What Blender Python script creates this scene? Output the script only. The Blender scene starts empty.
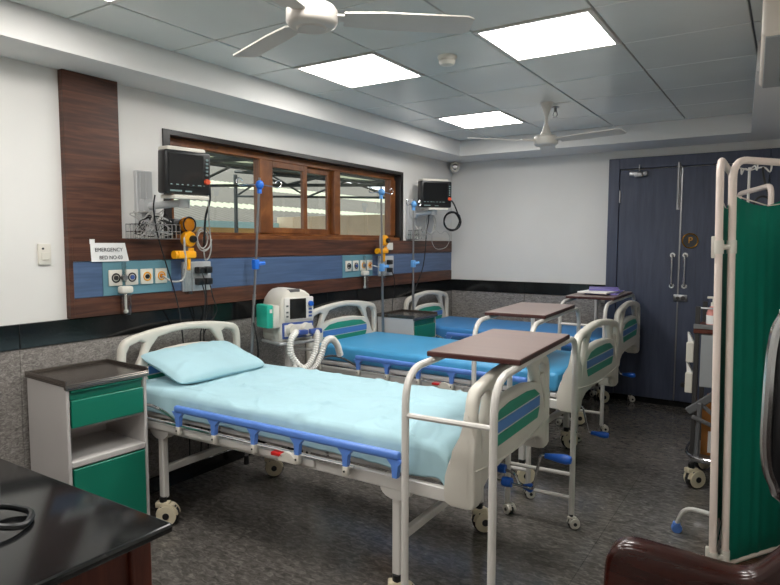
import bpy, bmesh, math, random
from mathutils import Vector, Matrix, noise
random.seed(7)
PI = math.pi
sc = bpy.context.scene
COL = sc.collection
# ---------------------------------------------------------------- camera
FPX, YAW, PITCH, ROLL = 618.75, 0.57243, 0.08042, 0.00258
cam_d = bpy.data.cameras.new('camera')
cam_d.sensor_fit = 'HORIZONTAL'; cam_d.sensor_width = 36.0
cam_d.lens = FPX / 780.0 * 36.0
cam_d.clip_start = 0.02
cam = bpy.data.objects.new('camera', cam_d); COL.objects.link(cam)
F = Vector((-math.sin(YAW)*math.cos(PITCH), math.cos(YAW)*math.cos(PITCH), -math.sin(PITCH)))
R0 = Vector((math.cos(YAW), math.sin(YAW), 0)); U0 = R0.cross(F)
R = R0*math.cos(ROLL) + U0*math.sin(ROLL); U = R.cross(F)
M = Matrix(((R.x, U.x, -F.x, 3.294), (R.y, U.y, -F.y, 0.0), (R.z, U.z, -F.z, 1.566), (0, 0, 0, 1)))
cam.matrix_world = M
sc.camera = cam
# ---------------------------------------------------------------- world, exposure
world = bpy.data.worlds.new('world'); sc.world = world; world.use_nodes = True
bg = world.node_tree.nodes['Background']
bg.inputs['Color'].default_value = (0.97, 0.98, 1.0, 1); bg.inputs['Strength'].default_value = 2.2
sc.view_settings.view_transform = 'Standard'; sc.view_settings.look = 'None'
sc.view_settings.gamma = 1.0; sc.view_settings.use_curve_mapping = False
sc.view_settings.exposure = 0.27
PANEL_STRENGTH = 17.0
# ---------------------------------------------------------------- materials
def lin(c):
    return tuple(((v/255.0)/12.92 if v/255.0 <= 0.04045 else ((v/255.0+0.055)/1.055)**2.4) for v in c)
MATS = {}
def mat(name, rgb, rough=0.5, metal=0.0, spec=0.5, var=0.0, vscale=8.0, bump=0.0, bscale=40.0, stretch=(1,1,1), coat=0.0):
    m = bpy.data.materials.new(name); m.use_nodes = True
    nt = m.node_tree; b = nt.nodes['Principled BSDF']
    c = lin(rgb)
    b.inputs['Base Color'].default_value = (*c, 1)
    b.inputs['Roughness'].default_value = rough; b.inputs['Metallic'].default_value = metal
    b.inputs['Specular IOR Level'].default_value = spec
    if coat: b.inputs['Coat Weight'].default_value = coat; b.inputs['Coat Roughness'].default_value = 0.08
    if var or bump:
        tc = nt.nodes.new('ShaderNodeTexCoord'); mp = nt.nodes.new('ShaderNodeMapping')
        mp.inputs['Scale'].default_value = stretch
        nt.links.new(tc.outputs['Object'], mp.inputs['Vector'])
    if var:
        n = nt.nodes.new('ShaderNodeTexNoise'); n.inputs['Scale'].default_value = vscale; n.inputs['Detail'].default_value = 5
        nt.links.new(mp.outputs[0], n.inputs['Vector'])
        r = nt.nodes.new('ShaderNodeValToRGB')
        r.color_ramp.elements[0].position = 0.3; r.color_ramp.elements[1].position = 0.7
        r.color_ramp.elements[0].color = (*[max(0, v*(1-var)) for v in c], 1)
        r.color_ramp.elements[1].color = (*[min(1, v*(1+var)) for v in c], 1)
        nt.links.new(n.outputs['Fac'], r.inputs['Fac']); nt.links.new(r.outputs[0], b.inputs['Base Color'])
    if bump:
        n2 = nt.nodes.new('ShaderNodeTexNoise'); n2.inputs['Scale'].default_value = bscale; n2.inputs['Detail'].default_value = 4
        nt.links.new(mp.outputs[0], n2.inputs['Vector'])
        bp = nt.nodes.new('ShaderNodeBump'); bp.inputs['Strength'].default_value = bump; bp.inputs['Distance'].default_value = 0.004
        nt.links.new(n2.outputs['Fac'], bp.inputs['Height']); nt.links.new(bp.outputs[0], b.inputs['Normal'])
    MATS[name] = m
    return m
def ramp_mat(name, stops, scale, stretch, rough, detail=8, dist=0.0, bump=0.0, spec=0.5, rot=(0,0,0), rough_var=0.0):
    m = bpy.data.materials.new(name); m.use_nodes = True
    nt = m.node_tree; b = nt.nodes['Principled BSDF']
    b.inputs['Roughness'].default_value = rough; b.inputs['Specular IOR Level'].default_value = spec
    tc = nt.nodes.new('ShaderNodeTexCoord'); mp = nt.nodes.new('ShaderNodeMapping')
    mp.inputs['Scale'].default_value = stretch; mp.inputs['Rotation'].default_value = rot
    nt.links.new(tc.outputs['Object'], mp.inputs['Vector'])
    n = nt.nodes.new('ShaderNodeTexNoise'); n.inputs['Scale'].default_value = scale; n.inputs['Detail'].default_value = detail
    n.inputs['Roughness'].default_value = 0.62; n.inputs['Distortion'].default_value = dist
    nt.links.new(mp.outputs[0], n.inputs['Vector'])
    r = nt.nodes.new('ShaderNodeValToRGB'); e = r.color_ramp.elements
    while len(e) < len(stops): e.new(0.5)
    for el, (p, c) in zip(e, stops): el.position = p; el.color = (*lin(c), 1)
    nt.links.new(n.outputs['Fac'], r.inputs['Fac']); nt.links.new(r.outputs[0], b.inputs['Base Color'])
    if bump:
        bp = nt.nodes.new('ShaderNodeBump'); bp.inputs['Strength'].default_value = bump; bp.inputs['Distance'].default_value = 0.006
        nt.links.new(n.outputs['Fac'], bp.inputs['Height']); nt.links.new(bp.outputs[0], b.inputs['Normal'])
    if rough_var:
        mr = nt.nodes.new('ShaderNodeMapRange'); mr.inputs['To Min'].default_value = rough-rough_var; mr.inputs['To Max'].default_value = rough+rough_var
        nt.links.new(n.outputs['Fac'], mr.inputs['Value']); nt.links.new(mr.outputs[0], b.inputs['Roughness'])
    MATS[name] = m
    return m
def emit_mat(name, rgb, s):
    m = bpy.data.materials.new(name); m.use_nodes = True
    nt = m.node_tree; b = nt.nodes['Principled BSDF']
    b.inputs['Base Color'].default_value = (0.8, 0.8, 0.8, 1)
    b.inputs['Emission Color'].default_value = (*rgb, 1); b.inputs['Emission Strength'].default_value = s
    MATS[name] = m; return m
def glass_mat(name, tint=(1,1,1), refl=1.0, alpha=1.0):
    m = bpy.data.materials.new(name); m.use_nodes = True
    nt = m.node_tree; nt.nodes.clear()
    o = nt.nodes.new('ShaderNodeOutputMaterial'); mx = nt.nodes.new('ShaderNodeMixShader')
    t = nt.nodes.new('ShaderNodeBsdfTransparent'); g = nt.nodes.new('ShaderNodeBsdfGlossy'); fr = nt.nodes.new('ShaderNodeFresnel')
    t.inputs['Color'].default_value = (*tint, 1); g.inputs['Roughness'].default_value = 0.0; fr.inputs['IOR'].default_value = 1.45
    mm = nt.nodes.new('ShaderNodeMath'); mm.operation = 'MULTIPLY'; mm.inputs[1].default_value = refl; mm.use_clamp = True
    ge = nt.nodes.new('ShaderNodeNewGeometry'); sb = nt.nodes.new('ShaderNodeMath'); sb.operation = 'SUBTRACT'; sb.inputs[0].default_value = 1.0
    m2 = nt.nodes.new('ShaderNodeMath'); m2.operation = 'MULTIPLY'
    nt.links.new(ge.outputs['Backfacing'], sb.inputs[1]); nt.links.new(sb.outputs[0], m2.inputs[1])
    nt.links.new(fr.outputs[0], mm.inputs[0]); nt.links.new(mm.outputs[0], m2.inputs[0]); nt.links.new(m2.outputs[0], mx.inputs[0])
    nt.links.new(t.outputs[0], mx.inputs[1]); nt.links.new(g.outputs[0], mx.inputs[2]); nt.links.new(mx.outputs[0], o.inputs[0])
    MATS[name] = m; return m

mat('wall_white', (222, 220, 216), 0.75, var=0.02, vscale=2.5, bump=0.05, bscale=120)
mat('soffit_white', (228, 226, 223), 0.7, var=0.015, vscale=2)
mat('tile_metal', (225, 228, 224), 0.24, 0.05, 0.6, var=0.05, vscale=1.5)
mat('grid_dark', (52, 56, 58), 0.5)
emit_mat('panel_light', (1.0, 0.972, 0.93), PANEL_STRENGTH)
ramp_mat('floor_granite', [(0.28, (66, 63, 60)), (0.48, (94, 90, 86)), (0.6, (116, 111, 106)), (0.78, (150, 144, 137))], 20.0, (1.0, 2.2, 1), 0.13, 12, 1.0, 0.04, 0.5, (0, 0, 0.5), 0.07)
mat('joint_dark', (30, 29, 28), 0.6)
ramp_mat('wainscot_granite', [(0.3, (92, 88, 85)), (0.45, (124, 119, 115)), (0.58, (150, 145, 140)), (0.75, (186, 180, 174))], 26.0, (1, 1.6, 3.2), 0.55, 10, 1.5, 0.35, 0.3, (0.5, 0, 0))
ramp_mat('black_granite', [(0.3, (14, 15, 16)), (0.6, (24, 25, 26)), (0.8, (48, 50, 52))], 90.0, (1, 1, 1), 0.12, 6, 0, 0)
ramp_mat('walnut', [(0.25, (46, 26, 20)), (0.45, (71, 42, 31)), (0.6, (93, 57, 42)), (0.8, (114, 72, 54))], 3.0, (1, 0.8, 13), 0.42, 9, 0.6, 0.03, 0.4)
ramp_mat('window_wood', [(0.25, (76, 42, 18)), (0.5, (114, 66, 31)), (0.75, (150, 94, 48))], 4.0, (9, 1.2, 1.2), 0.38, 8, 0.5, 0.04)
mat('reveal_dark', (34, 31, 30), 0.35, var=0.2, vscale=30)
ramp_mat('blue_band', [(0.3, (66, 86, 116)), (0.55, (78, 99, 132)), (0.75, (90, 110, 142))], 3.0, (1, 0.7, 14), 0.4, 6, 0.3, 0.02)
mat('teal_plate', (96, 138, 150), 0.4, var=0.05, vscale=6)
ramp_mat('door_blue', [(0.3, (55, 61, 80)), (0.5, (64, 71, 91)), (0.75, (74, 81, 101))], 3.0, (9, 1, 0.8), 0.45, 7, 0.4, 0.02)
mat('white_paint', (212, 208, 202), 0.32, spec=0.5, var=0.02, vscale=5)
mat('white_plastic', (214, 209, 198), 0.36, var=0.02, vscale=4)
mat('grey_paint', (196, 192, 189), 0.42, var=0.03, vscale=4)
mat('cream_plastic', (216, 205, 178), 0.4, var=0.04, vscale=20)
mat('black_plastic', (22, 23, 25), 0.38, var=0.1, vscale=20)
mat('black_rubber', (30, 30, 31), 0.6, var=0.1, vscale=20)
mat('chrome', (205, 206, 208), 0.16, 1.0)
mat('steel', (150, 150, 152), 0.32, 0.9, var=0.06, vscale=8)
mat('steel_light', (196, 197, 198), 0.35, 0.3, var=0.03, vscale=5)
mat('steel_top', (120, 112, 106), 0.26, 0.85, var=0.12, vscale=3)
mat('locker_green', (16, 122, 98), 0.36, var=0.05, vscale=3)
mat('stripe_green', (44, 148, 122), 0.38)
mat('stripe_blue', (80, 130, 194), 0.38)
mat('rail_blue', (92, 134, 212), 0.38, var=0.03, vscale=8)
mat('crank_blue', (26, 92, 190), 0.35)
mat('vinyl_blue', (74, 158, 206), 0.42, var=0.06, vscale=3, bump=0.15, bscale=9)
mat('vinyl_navy', (64, 132, 192), 0.42, var=0.06, vscale=3, bump=0.15, bscale=9)
mat('sheet_cyan', (170, 204, 213), 0.85, spec=0.2, var=0.05, vscale=3, bump=0.5, bscale=11)
mat('table_lam', (136, 116, 110), 0.28, var=0.06, vscale=3, stretch=(1, 6, 1))
mat('table_edge', (64, 27, 22), 0.4, var=0.1, vscale=10)
mat('curtain_green', (0, 112, 92), 0.8, spec=0.2, var=0.06, vscale=6, bump=0.2, bscale=200)
mat('tube_cream', (226, 210, 200), 0.3, var=0.02, vscale=4)
ramp_mat('mahogany', [(0.25, (26, 10, 9)), (0.5, (46, 18, 14)), (0.75, (68, 28, 20))], 3.0, (1, 1, 5), 0.2, 7, 0.8, 0.0, 0.5)
ramp_mat('desk_wood', [(0.25, (58, 24, 17)), (0.5, (88, 40, 28)), (0.75, (116, 58, 40))], 3.0, (6, 6, 0.6), 0.35, 7, 0.8, 0.03)
mat('yellow_plastic', (242, 166, 20), 0.35)
mat('amber', (196, 120, 20), 0.2)
mat('orange_red', (226, 92, 60), 0.4)
mat('screen_black', (10, 12, 15), 0.08, spec=0.6)
mat('screen_print', (120, 140, 140), 0.4)
mat('paper', (238, 236, 234), 0.8, var=0.015, vscale=5)
mat('ink', (40, 42, 50), 0.8)
mat('print_blue', (60, 84, 150), 0.5)
mat('blue_clip', (40, 112, 214), 0.35)
mat('lightblue_clip', (104, 164, 224), 0.35)
mat('teal_device', (40, 170, 146), 0.38)
mat('hose_white', (226, 224, 218), 0.4, bump=0.0)
mat('cable_black', (20, 20, 22), 0.5)
mat('cable_grey', (178, 176, 172), 0.5)
mat('brass', (170, 122, 44), 0.3, 0.9)
mat('lilac_file', (126, 116, 188), 0.5, var=0.05, vscale=5)
mat('cardboard', (170, 110, 54), 0.8, var=0.08, vscale=6)
mat('sanitizer_pink', (226, 150, 140), 0.25)
mat('ac_cream', (222, 212, 200), 0.4)
mat('ac_grey', (150, 152, 152), 0.45)
mat('fan_white', (214, 208, 200), 0.35, var=0.03, vscale=4)
mat('device_grey', (92, 92, 94), 0.4, var=0.06, vscale=6)
mat('dark_post', (52, 50, 50), 0.4)
mat('purple_print', (92, 84, 150), 0.6)
mat('roof_sheet', (98, 93, 80), 0.5, 0.2, var=0.12, vscale=2)
def translucent_mat(name, rgb):
    m = bpy.data.materials.new(name); m.use_nodes = True; nt = m.node_tree; b = nt.nodes['Principled BSDF']; o = nt.nodes['Material Output']
    b.inputs['Base Color'].default_value = (*lin(rgb), 1); tl = nt.nodes.new('ShaderNodeBsdfTranslucent'); tl.inputs['Color'].default_value = (*lin(rgb), 1)
    mx = nt.nodes.new('ShaderNodeMixShader'); mx.inputs[0].default_value = 0.75
    nt.links.new(b.outputs[0], mx.inputs[1]); nt.links.new(tl.outputs[0], mx.inputs[2]); nt.links.new(mx.outputs[0], o.inputs['Surface'])
    MATS[name] = m
translucent_mat('roof_clear', (222, 224, 208))
mat('steel_truss', (74, 80, 80), 0.5, 0.2)
mat('terrace_wall', (206, 166, 104), 0.8, var=0.1, vscale=3)
mat('terrace_blue', (176, 214, 216), 0.6)
mat('terrace_cream', (216, 196, 168), 0.8, var=0.06, vscale=4)
mat('terrace_floor', (120, 116, 110), 0.8, var=0.08, vscale=4)
glass_mat('window_glass', (0.9, 0.93, 0.92), 1.6)
glass_mat('clear_plastic', (0.82, 0.84, 0.84), 3.0)
# ---------------------------------------------------------------- geometry helpers
def fillet(pts, r, n=5):
    pts = [Vector(p) for p in pts]; out = [pts[0]]
    for i in range(1, len(pts)-1):
        a, b, c = pts[i-1], pts[i], pts[i+1]
        d1 = (a-b); d2 = (c-b); l1 = d1.length; l2 = d2.length
        rr = min(r, l1*0.49, l2*0.49)
        p1 = b + d1.normalized()*rr; p2 = b + d2.normalized()*rr
        for k in range(n+1):
            t = k/n
            out.append(p1*(1-t)**2 + b*2*t*(1-t) + p2*t*t)
    out.append(pts[-1])
    return out
def spline(pts, n=8, closed=False):
    P = [Vector(p) for p in pts]; out = []; m = len(P)
    rng = range(m if closed else m-1)
    for i in rng:
        p0 = P[(i-1) % m] if closed or i > 0 else P[0]
        p1 = P[i]; p2 = P[(i+1) % m]
        p3 = P[(i+2) % m] if closed or i+2 < m else P[-1]
        for k in range(n):
            t = k/n
            out.append(0.5*((2*p1) + (p2-p0)*t + (2*p0-5*p1+4*p2-p3)*t*t + (3*p1-p0-3*p2+p3)*t**3))
    if not closed: out.append(P[-1])
    return out
class G:
    def __init__(s): s.v = []; s.f = []
    def add(s, v, f, mtx=None):
        o = len(s.v)
        s.v += [tuple(mtx @ Vector(p)) if mtx else tuple(p) for p in v]
        s.f += [tuple(i+o for i in q) for q in f]
        return s
    def bx(s, x0, x1, y0, y1, z0, z1, bev=0.0, seg=2, mtx=None):
        if bev <= 0:
            v = [(x, y, z) for x in (x0, x1) for y in (y0, y1) for z in (z0, z1)]
            f = [(0,1,3,2), (4,6,7,5), (0,4,5,1), (2,3,7,6), (0,2,6,4), (1,5,7,3)]
            return s.add(v, f, mtx)
        bm = bmesh.new(); bmesh.ops.create_cube(bm, size=1.0)
        for p in bm.verts:
            p.co = Vector(((x0+x1)/2 + p.co.x*(x1-x0), (y0+y1)/2 + p.co.y*(y1-y0), (z0+z1)/2 + p.co.z*(z1-z0)))
        b = min(bev, (x1-x0)*0.48, (y1-y0)*0.48, (z1-z0)*0.48)
        bmesh.ops.bevel(bm, geom=bm.edges[:], offset=b, segments=seg, profile=0.5, affect='EDGES')
        return s.bm(bm, mtx)
    def bm(s, bm, mtx=None):
        bm.verts.ensure_lookup_table(); bm.verts.index_update()
        v = [tuple(p.co) for p in bm.verts]; f = [tuple(q.index for q in fc.verts) for fc in bm.faces]
        bm.free(); return s.add(v, f, mtx)
    def tube(s, pts, r, n=8, closed=False, cap=True, radii=None):
        P = [Vector(p) for p in pts]; m = len(P); o = len(s.v)
        prev = None
        for i in range(m):
            if closed: t = P[(i+1) % m]-P[i-1]
            else: t = P[min(i+1, m-1)]-P[max(i-1, 0)]
            if t.length < 1e-9: t = Vector((0,0,1))
            t.normalize()
            if prev is None:
                a = Vector((0,0,1)) if abs(t.z) < 0.9 else Vector((1,0,0)); nn = t.cross(a).normalized()
            else:
                nn = prev - t*prev.dot(t)
                if nn.length < 1e-6: nn = t.orthogonal()
                nn.normalize()
            prev = nn; b = t.cross(nn); rr = radii[i] if radii else r
            for k in range(n):
                an = 2*PI*k/n; s.v.append(tuple(P[i] + nn*math.cos(an)*rr + b*math.sin(an)*rr))
        for i in range(m if closed else m-1):
            j = (i+1) % m
            for k in range(n):
                l = (k+1) % n; s.f.append((o+i*n+k, o+i*n+l, o+j*n+l, o+j*n+k))
        if cap and not closed:
            s.f.append(tuple(o+k for k in reversed(range(n)))); s.f.append(tuple(o+(m-1)*n+k for k in range(n)))
        return s
    def cyl(s, p0, p1, r0, r1=None, n=14):
        r1 = r0 if r1 is None else r1
        return s.tube([p0, p1], r0, n, radii=[r0, r1])
    def lathe(s, prof, n=20, mtx=None):      # prof: (radius, z)
        v = []; f = []; m = len(prof)
        for (r, z) in prof:
            for k in range(n):
                a = 2*PI*k/n; v.append((r*math.cos(a), r*math.sin(a), z))
        for i in range(m-1):
            for k in range(n):
                l = (k+1) % n; f.append((i*n+k, i*n+l, (i+1)*n+l, (i+1)*n+k))
        if prof[0][0] > 1e-6: f.append(tuple(reversed(range(n))))
        if prof[-1][0] > 1e-6: f.append(tuple((m-1)*n+k for k in range(n)))
        return s.add(v, f, mtx)
    def prism(s, poly, axis, a0, a1):        # poly in the two other axes, cyclic order
        n = len(poly); v = []
        for a in (a0, a1):
            for (p, q) in poly:
                v.append({'x': (a, p, q), 'y': (p, a, q), 'z': (p, q, a)}[axis])
        f = [tuple(range(n)), tuple(range(2*n-1, n-1, -1))]
        for i in range(n):
            j = (i+1) % n; f.append((i, i+n, j+n, j))
        return s.add(v, f)
    def sphere(s, c, r, nu=12, nv=8, sx=1, sy=1, sz=1):
        prof = [(max(1e-7, math.sin(PI*i/nv))*r, -math.cos(PI*i/nv)*r) for i in range(nv+1)]
        return s.lathe(prof, nu, Matrix.Translation(c) @ Matrix.Diagonal((sx, sy, sz, 1)))
    def mesh(s, name, smooth=35):
        me = bpy.data.meshes.new(name); me.from_pydata(s.v, [], s.f)
        bm = bmesh.new(); bm.from_mesh(me); bmesh.ops.recalc_face_normals(bm, faces=bm.faces[:]); bm.to_mesh(me); bm.free()
        if smooth:
            me.polygons.foreach_set('use_smooth', [True]*len(me.polygons))
            me.set_sharp_from_angle(angle=math.radians(smooth))
        me.update(); return me
    def build(s, name, m, parent=None, label=None, smooth=35):
        return link(name, s.mesh(name, smooth), m, parent, label)
def link(name, me, m, parent=None, label=None):
    if m and not me.materials: me.materials.append(MATS[m])
    o = bpy.data.objects.new(name, me); COL.objects.link(o)
    if parent: o.parent = parent
    if label: o['label'] = label
    return o
def thing(name, label, cat, loc=(0,0,0), rz=0, group=None):
    o = bpy.data.objects.new(name, None); COL.objects.link(o)
    o.empty_display_size = 0.05
    o.location = loc; o.rotation_euler = (0, 0, rz); o['label'] = label; o['category'] = cat
    if group: o['group'] = group
    return o
def tag(o, label, cat, group=None, loc=None, rz=None):
    o['label'] = label; o['category'] = cat
    if group: o['group'] = group
    if loc is not None: o.location = loc
    if rz is not None: o.rotation_euler = (0, 0, rz)
    return o
def struct(o, label=None):
    o['kind'] = 'structure'
    if label: o['label'] = label
    return o
CACHE = {}
def cpart(key, name, fn, m, parent, loc=None, rot=None, label=None):
    if key not in CACHE: CACHE[key] = fn().mesh(name) if not isinstance(fn, bpy.types.Mesh) else fn
    o = link(name, CACHE[key], m, parent, label)
    if loc is not None: o.location = loc
    if rot is not None: o.rotation_euler = rot
    return o
def plate(name, outline, holes, thick, bevel, axis='x', at=0.0):
    """bevelled plate with holes, outline in the two other axes"""
    cu = bpy.data.curves.new('tmp', 'CURVE'); cu.dimensions = '2D'; cu.fill_mode = 'BOTH'
    for pts in [outline] + holes:
        sp = cu.splines.new('POLY'); sp.points.add(len(pts)-1); sp.use_cyclic_u = True
        for p, q in zip(sp.points, pts): p.co = (q[0], q[1], 0, 1)
    cu.extrude = max(0.0005, thick/2-bevel); cu.bevel_depth = bevel; cu.bevel_resolution = 2; cu.offset = -bevel
    ob = bpy.data.objects.new('tmp', cu); COL.objects.link(ob)
    dg = bpy.context.evaluated_depsgraph_get(); dg.update()
    me = bpy.data.meshes.new_from_object(ob.evaluated_get(dg)); bpy.data.objects.remove(ob)
    g = G()
    for v in me.vertices:
        a, b, c = v.co
        g.v.append({'x': (at+c, a, b), 'y': (a, at+c, b), 'z': (a, b, at+c)}[axis])
    g.f = [tuple(p.vertices) for p in me.polygons]
    bpy.data.meshes.remove(me)
    bm = bmesh.new(); t = g.mesh('t', 0); bm.from_mesh(t); bmesh.ops.remove_doubles(bm, verts=bm.verts[:], dist=1e-5)
    bpy.data.meshes.remove(t); return G().bm(bm)
def text_mesh(txt, size, mtx):
    cu = bpy.data.curves.new('tmp', 'FONT'); cu.body = txt; cu.size = size; cu.align_x = 'CENTER'; cu.align_y = 'CENTER'; cu.extrude = 0.0004; cu.offset = 0.0
    ob = bpy.data.objects.new('tmp', cu); COL.objects.link(ob)
    dg = bpy.context.evaluated_depsgraph_get(); dg.update()
    me = bpy.data.meshes.new_from_object(ob.evaluated_get(dg)); bpy.data.objects.remove(ob)
    g = G().add([tuple(v.co) for v in me.vertices], [tuple(p.vertices) for p in me.polygons], mtx)
    bpy.data.meshes.remove(me); return g
RX = lambda a: Matrix.Rotation(a, 4, 'X')
RY = lambda a: Matrix.Rotation(a, 4, 'Y')
RZ = lambda a: Matrix.Rotation(a, 4, 'Z')
T = Matrix.Translation
# ================================================================ THE SETTING
D = 6.421; ZC = 2.627; ZS = 2.472; XR = 3.42; XR2 = 4.4; YB = -1.8; JOG = 2.0
# floor: bedding slab and polished slabs
fl = struct(G().bx(-0.14, XR2+0.1, YB-0.1, D+0.1, -0.12, -0.004).build('floor', 'joint_dark'), 'dark polished granite floor')
tx = [-0.02] + [0.11+0.8*i for i in range(0, 6)] + [XR2]
ty = [YB] + [-1.55+0.8*i for i in range(0, 10)] + [D]
for i in range(len(tx)-1):
    for j in range(len(ty)-1):
        x0, x1, y0, y1 = tx[i], tx[i+1], ty[j], ty[j+1]
        if x0 >= XR-0.1 and y0 > JOG+0.5: continue
        G().bx(x0+0.0012, x1-0.0012, y0+0.0012, y1-0.0012, -0.02, 0.0).build('tile', 'floor_granite', fl, smooth=0)
# left wall with window opening
WY0, WY1, WZ0, WZ1 = 2.505, 5.335, 1.585, 2.266
wl = G()
wl.bx(-0.14, 0, YB, WY0, 0, ZC+0.05); wl.bx(-0.14, 0, WY1, D, 0, ZC+0.05)
wl.bx(-0.14, 0, WY0, WY1, 0, WZ0); wl.bx(-0.14, 0, WY0, WY1, WZ1, ZC+0.05)
wl = struct(wl.build('wall_left', 'wall_white', smooth=0), 'white left wall with granite wainscot')
ys = [YB, -0.9, 0.35, 1.6, 2.85, 4.1, 5.35, D]
for a, b in zip(ys, ys[1:]):
    G().bx(0, 0.018, a+0.0005, b-0.0005, 0.1, 1.018, 0.003, 1).build('granite_slab', 'wainscot_granite', wl)
    G().bx(0, 0.024, a+0.001, b-0.001, 1.02, 1.147, 0.002, 1).build('granite_border', 'black_granite', wl)
struct(G().bx(0, 0.02, YB, D-0.02, 0, 0.098, 0.003, 1).build('baseboard_left', 'black_granite'), 'black granite skirting')
# back wall
wb = struct(G().bx(-0.14, XR2, D, D+0.14, 0, ZC+0.05).build('wall_back', 'wall_white', smooth=0), 'white back wall with granite wainscot')
for a, b in ((0.02, 0.9), (0.9, 1.757)):
    G().bx(a+0.0015, b-0.0015, D-0.018, D, 0.1, 1.018, 0.003, 1).build('granite_slab', 'wainscot_granite', wb)
    G().bx(a, b, D-0.024, D, 1.02, 1.147, 0.002, 1).build('granite_border', 'black_granite', wb)
struct(G().bx(0.02, XR, D-0.02, D, 0, 0.056, 0.002, 1).build('baseboard_back', 'black_granite'), 'black granite skirting and door sill')
# right wall with a step, wall behind the camera
wr = G(); wr.bx(XR, XR+0.14, JOG, D, 0, ZC+0.05); wr.bx(XR, XR2, JOG-0.14, JOG, 0, ZC+0.05); wr.bx(XR2, XR2+0.14, YB, JOG, 0, ZC+0.05)
struct(wr.build('wall_right', 'wall_white', smooth=0), 'white right wall')
struct(G().bx(-0.14, XR2+0.14, YB-0.14, YB, 0, ZC+0.05).build('wall_front', 'wall_white', smooth=0), 'white wall behind the viewer')
# soffits
struct(G().bx(0, 0.338, YB, D, ZS, ZC+0.02).build('trim_1', 'soffit_white', smooth=0), 'white boxed soffit along the left wall')
struct(G().bx(0.338, XR, D-0.492, D, ZS, ZC+0.02).build('trim_2', 'soffit_white', smooth=0), 'white boxed soffit along the back wall')
struct(G().prism([(3.105, 3.85), (XR, 3.85), (XR, D-0.492), (2.985, D-0.492)], 'z', ZS, ZC-0.0015).build('trim_3', 'soffit_white', smooth=0), 'white boxed soffit along the right wall')
# ceiling: dark grid and metal tiles
ce = struct(G().bx(0, XR2, YB, D, ZC+0.02, ZC+0.1).build('ceiling', 'grid_dark', smooth=0), 'suspended ceiling of grey metal tiles')
cx = [0.338, 0.692, 1.292, 1.892, 2.492, 3.092, XR, XR2]
cy = [D-0.492-0.6*k for k in range(13)] + [YB]
for i in range(len(cx)-1):
    for j in range(len(cy)-1):
        x0, x1, y1, y0 = cx[i], cx[i+1], cy[j], cy[j+1]
        if x0 >= XR and y0 > JOG-0.2: continue
        g = 0.005
        lit = any(i == a and abs(y0-yy) < 0.06 for a, yy in ((1, 1.13), (1, 2.93), (1, 4.73), (3, 2.93), (3, 1.13), (1, -0.67), (3, -0.67)))
        if lit:
            names = {(1, 3): 'square LED ceiling panel above the sheeted bed', (3, 3): 'square LED ceiling panel beside the smoke detector', (1, 5): 'square LED ceiling panel nearest the back wall', (1, 1): 'square LED ceiling panel above the wooden wall column', (3, 1): 'square LED ceiling panel beside the near ceiling fan', (1, -1): 'square LED ceiling panel above the granite desk'}
            lab = names.get((i, round(y0+0.1)), 'square LED ceiling panel by the wall opposite the blue door')
            t = thing('ceiling_light', lab, 'light', ((x0+x1)/2, (y0+y1)/2, ZC), 0, 'LED ceiling panels')
            hx = (x1-x0)/2-g; hy = (y1-y0)/2-g
            fr = G()
            for a in (-1, 1):
                fr.bx(-hx, hx, a*hy-(0.022 if a > 0 else 0), a*hy+(0.022 if a < 0 else 0), -0.004, 0.016)
                fr.bx(a*hx-(0.022 if a > 0 else 0), a*hx+(0.022 if a < 0 else 0), -hy+0.022, hy-0.022, -0.004, 0.016)
            fr.build('frame', 'white_paint', t)
            G().bx(-hx+0.022, hx-0.022, -hy+0.022, hy-0.022, -0.001, 0.012).build('diffuser', 'panel_light', t, 'bright white diffuser')
            continue
        G().bx(x0+g, x1-g, y0+g, y1-g, ZC+0.0+random.uniform(0, 0.0015), ZC+0.018, 0.003, 1).build('tile', 'tile_metal', ce)
# window
wd = struct(bpy.data.objects.new('window_1', None), 'long brown wooden window with sliding middle sashes'); COL.objects.link(wd)
g = G()
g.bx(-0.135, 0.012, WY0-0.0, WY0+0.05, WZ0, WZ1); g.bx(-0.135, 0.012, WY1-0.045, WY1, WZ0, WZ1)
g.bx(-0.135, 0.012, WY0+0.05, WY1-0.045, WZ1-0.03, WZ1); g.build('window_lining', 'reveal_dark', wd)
FX0, FX1 = -0.125, -0.065
IY0, IY1, IZ0, IZ1 = WY0+0.05, WY1-0.045, WZ0, WZ1-0.03
g = G(); g.bx(FX0, FX1, IY0, IY1, IZ1-0.05, IZ1, 0.004, 1); g.build('window_head', 'window_wood', wd)
g = G(); g.bx(FX0, 0.0, IY0, IY1, IZ0, IZ0+0.03, 0.004, 1); g.bx(FX0, FX1, IY0, IY1, IZ0+0.03, IZ0+0.05, 0.004, 1); g.build('window_sill', 'window_wood', wd)
for a, b in ((IY0, IY0+0.07), (3.40, 3.50), (4.30, 4.385), (IY1-0.09, IY1)):
    G().bx(FX0, FX1+0.012, a, b, IZ0+0.05, IZ1-0.05, 0.004, 1).build('mullion', 'window_wood', wd)
def sash(y0, y1, x0, x1, w):
    s = G()
    z0, z1 = IZ0+0.05, IZ1-0.05
    s.bx(x0, x1, y0, y0+w, z0, z1, 0.003, 1); s.bx(x0, x1, y1-w, y1, z0, z1, 0.003, 1)
    s.bx(x0, x1, y0+w, y1-w, z0, z0+w, 0.003, 1); s.bx(x0, x1, y0+w, y1-w, z1-w, z1, 0.003, 1)
    o = s.build('sash', 'window_wood', wd)
    G().bx((x0+x1)/2-0.002, (x0+x1)/2+0.002, y0+w, y1-w, z0+w, z1-w).build('pane', 'window_glass', o, smooth=0)
sash(3.50, 3.95, -0.09, -0.062, 0.045); sash(3.93, 4.30, -0.122, -0.095, 0.045)
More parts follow.
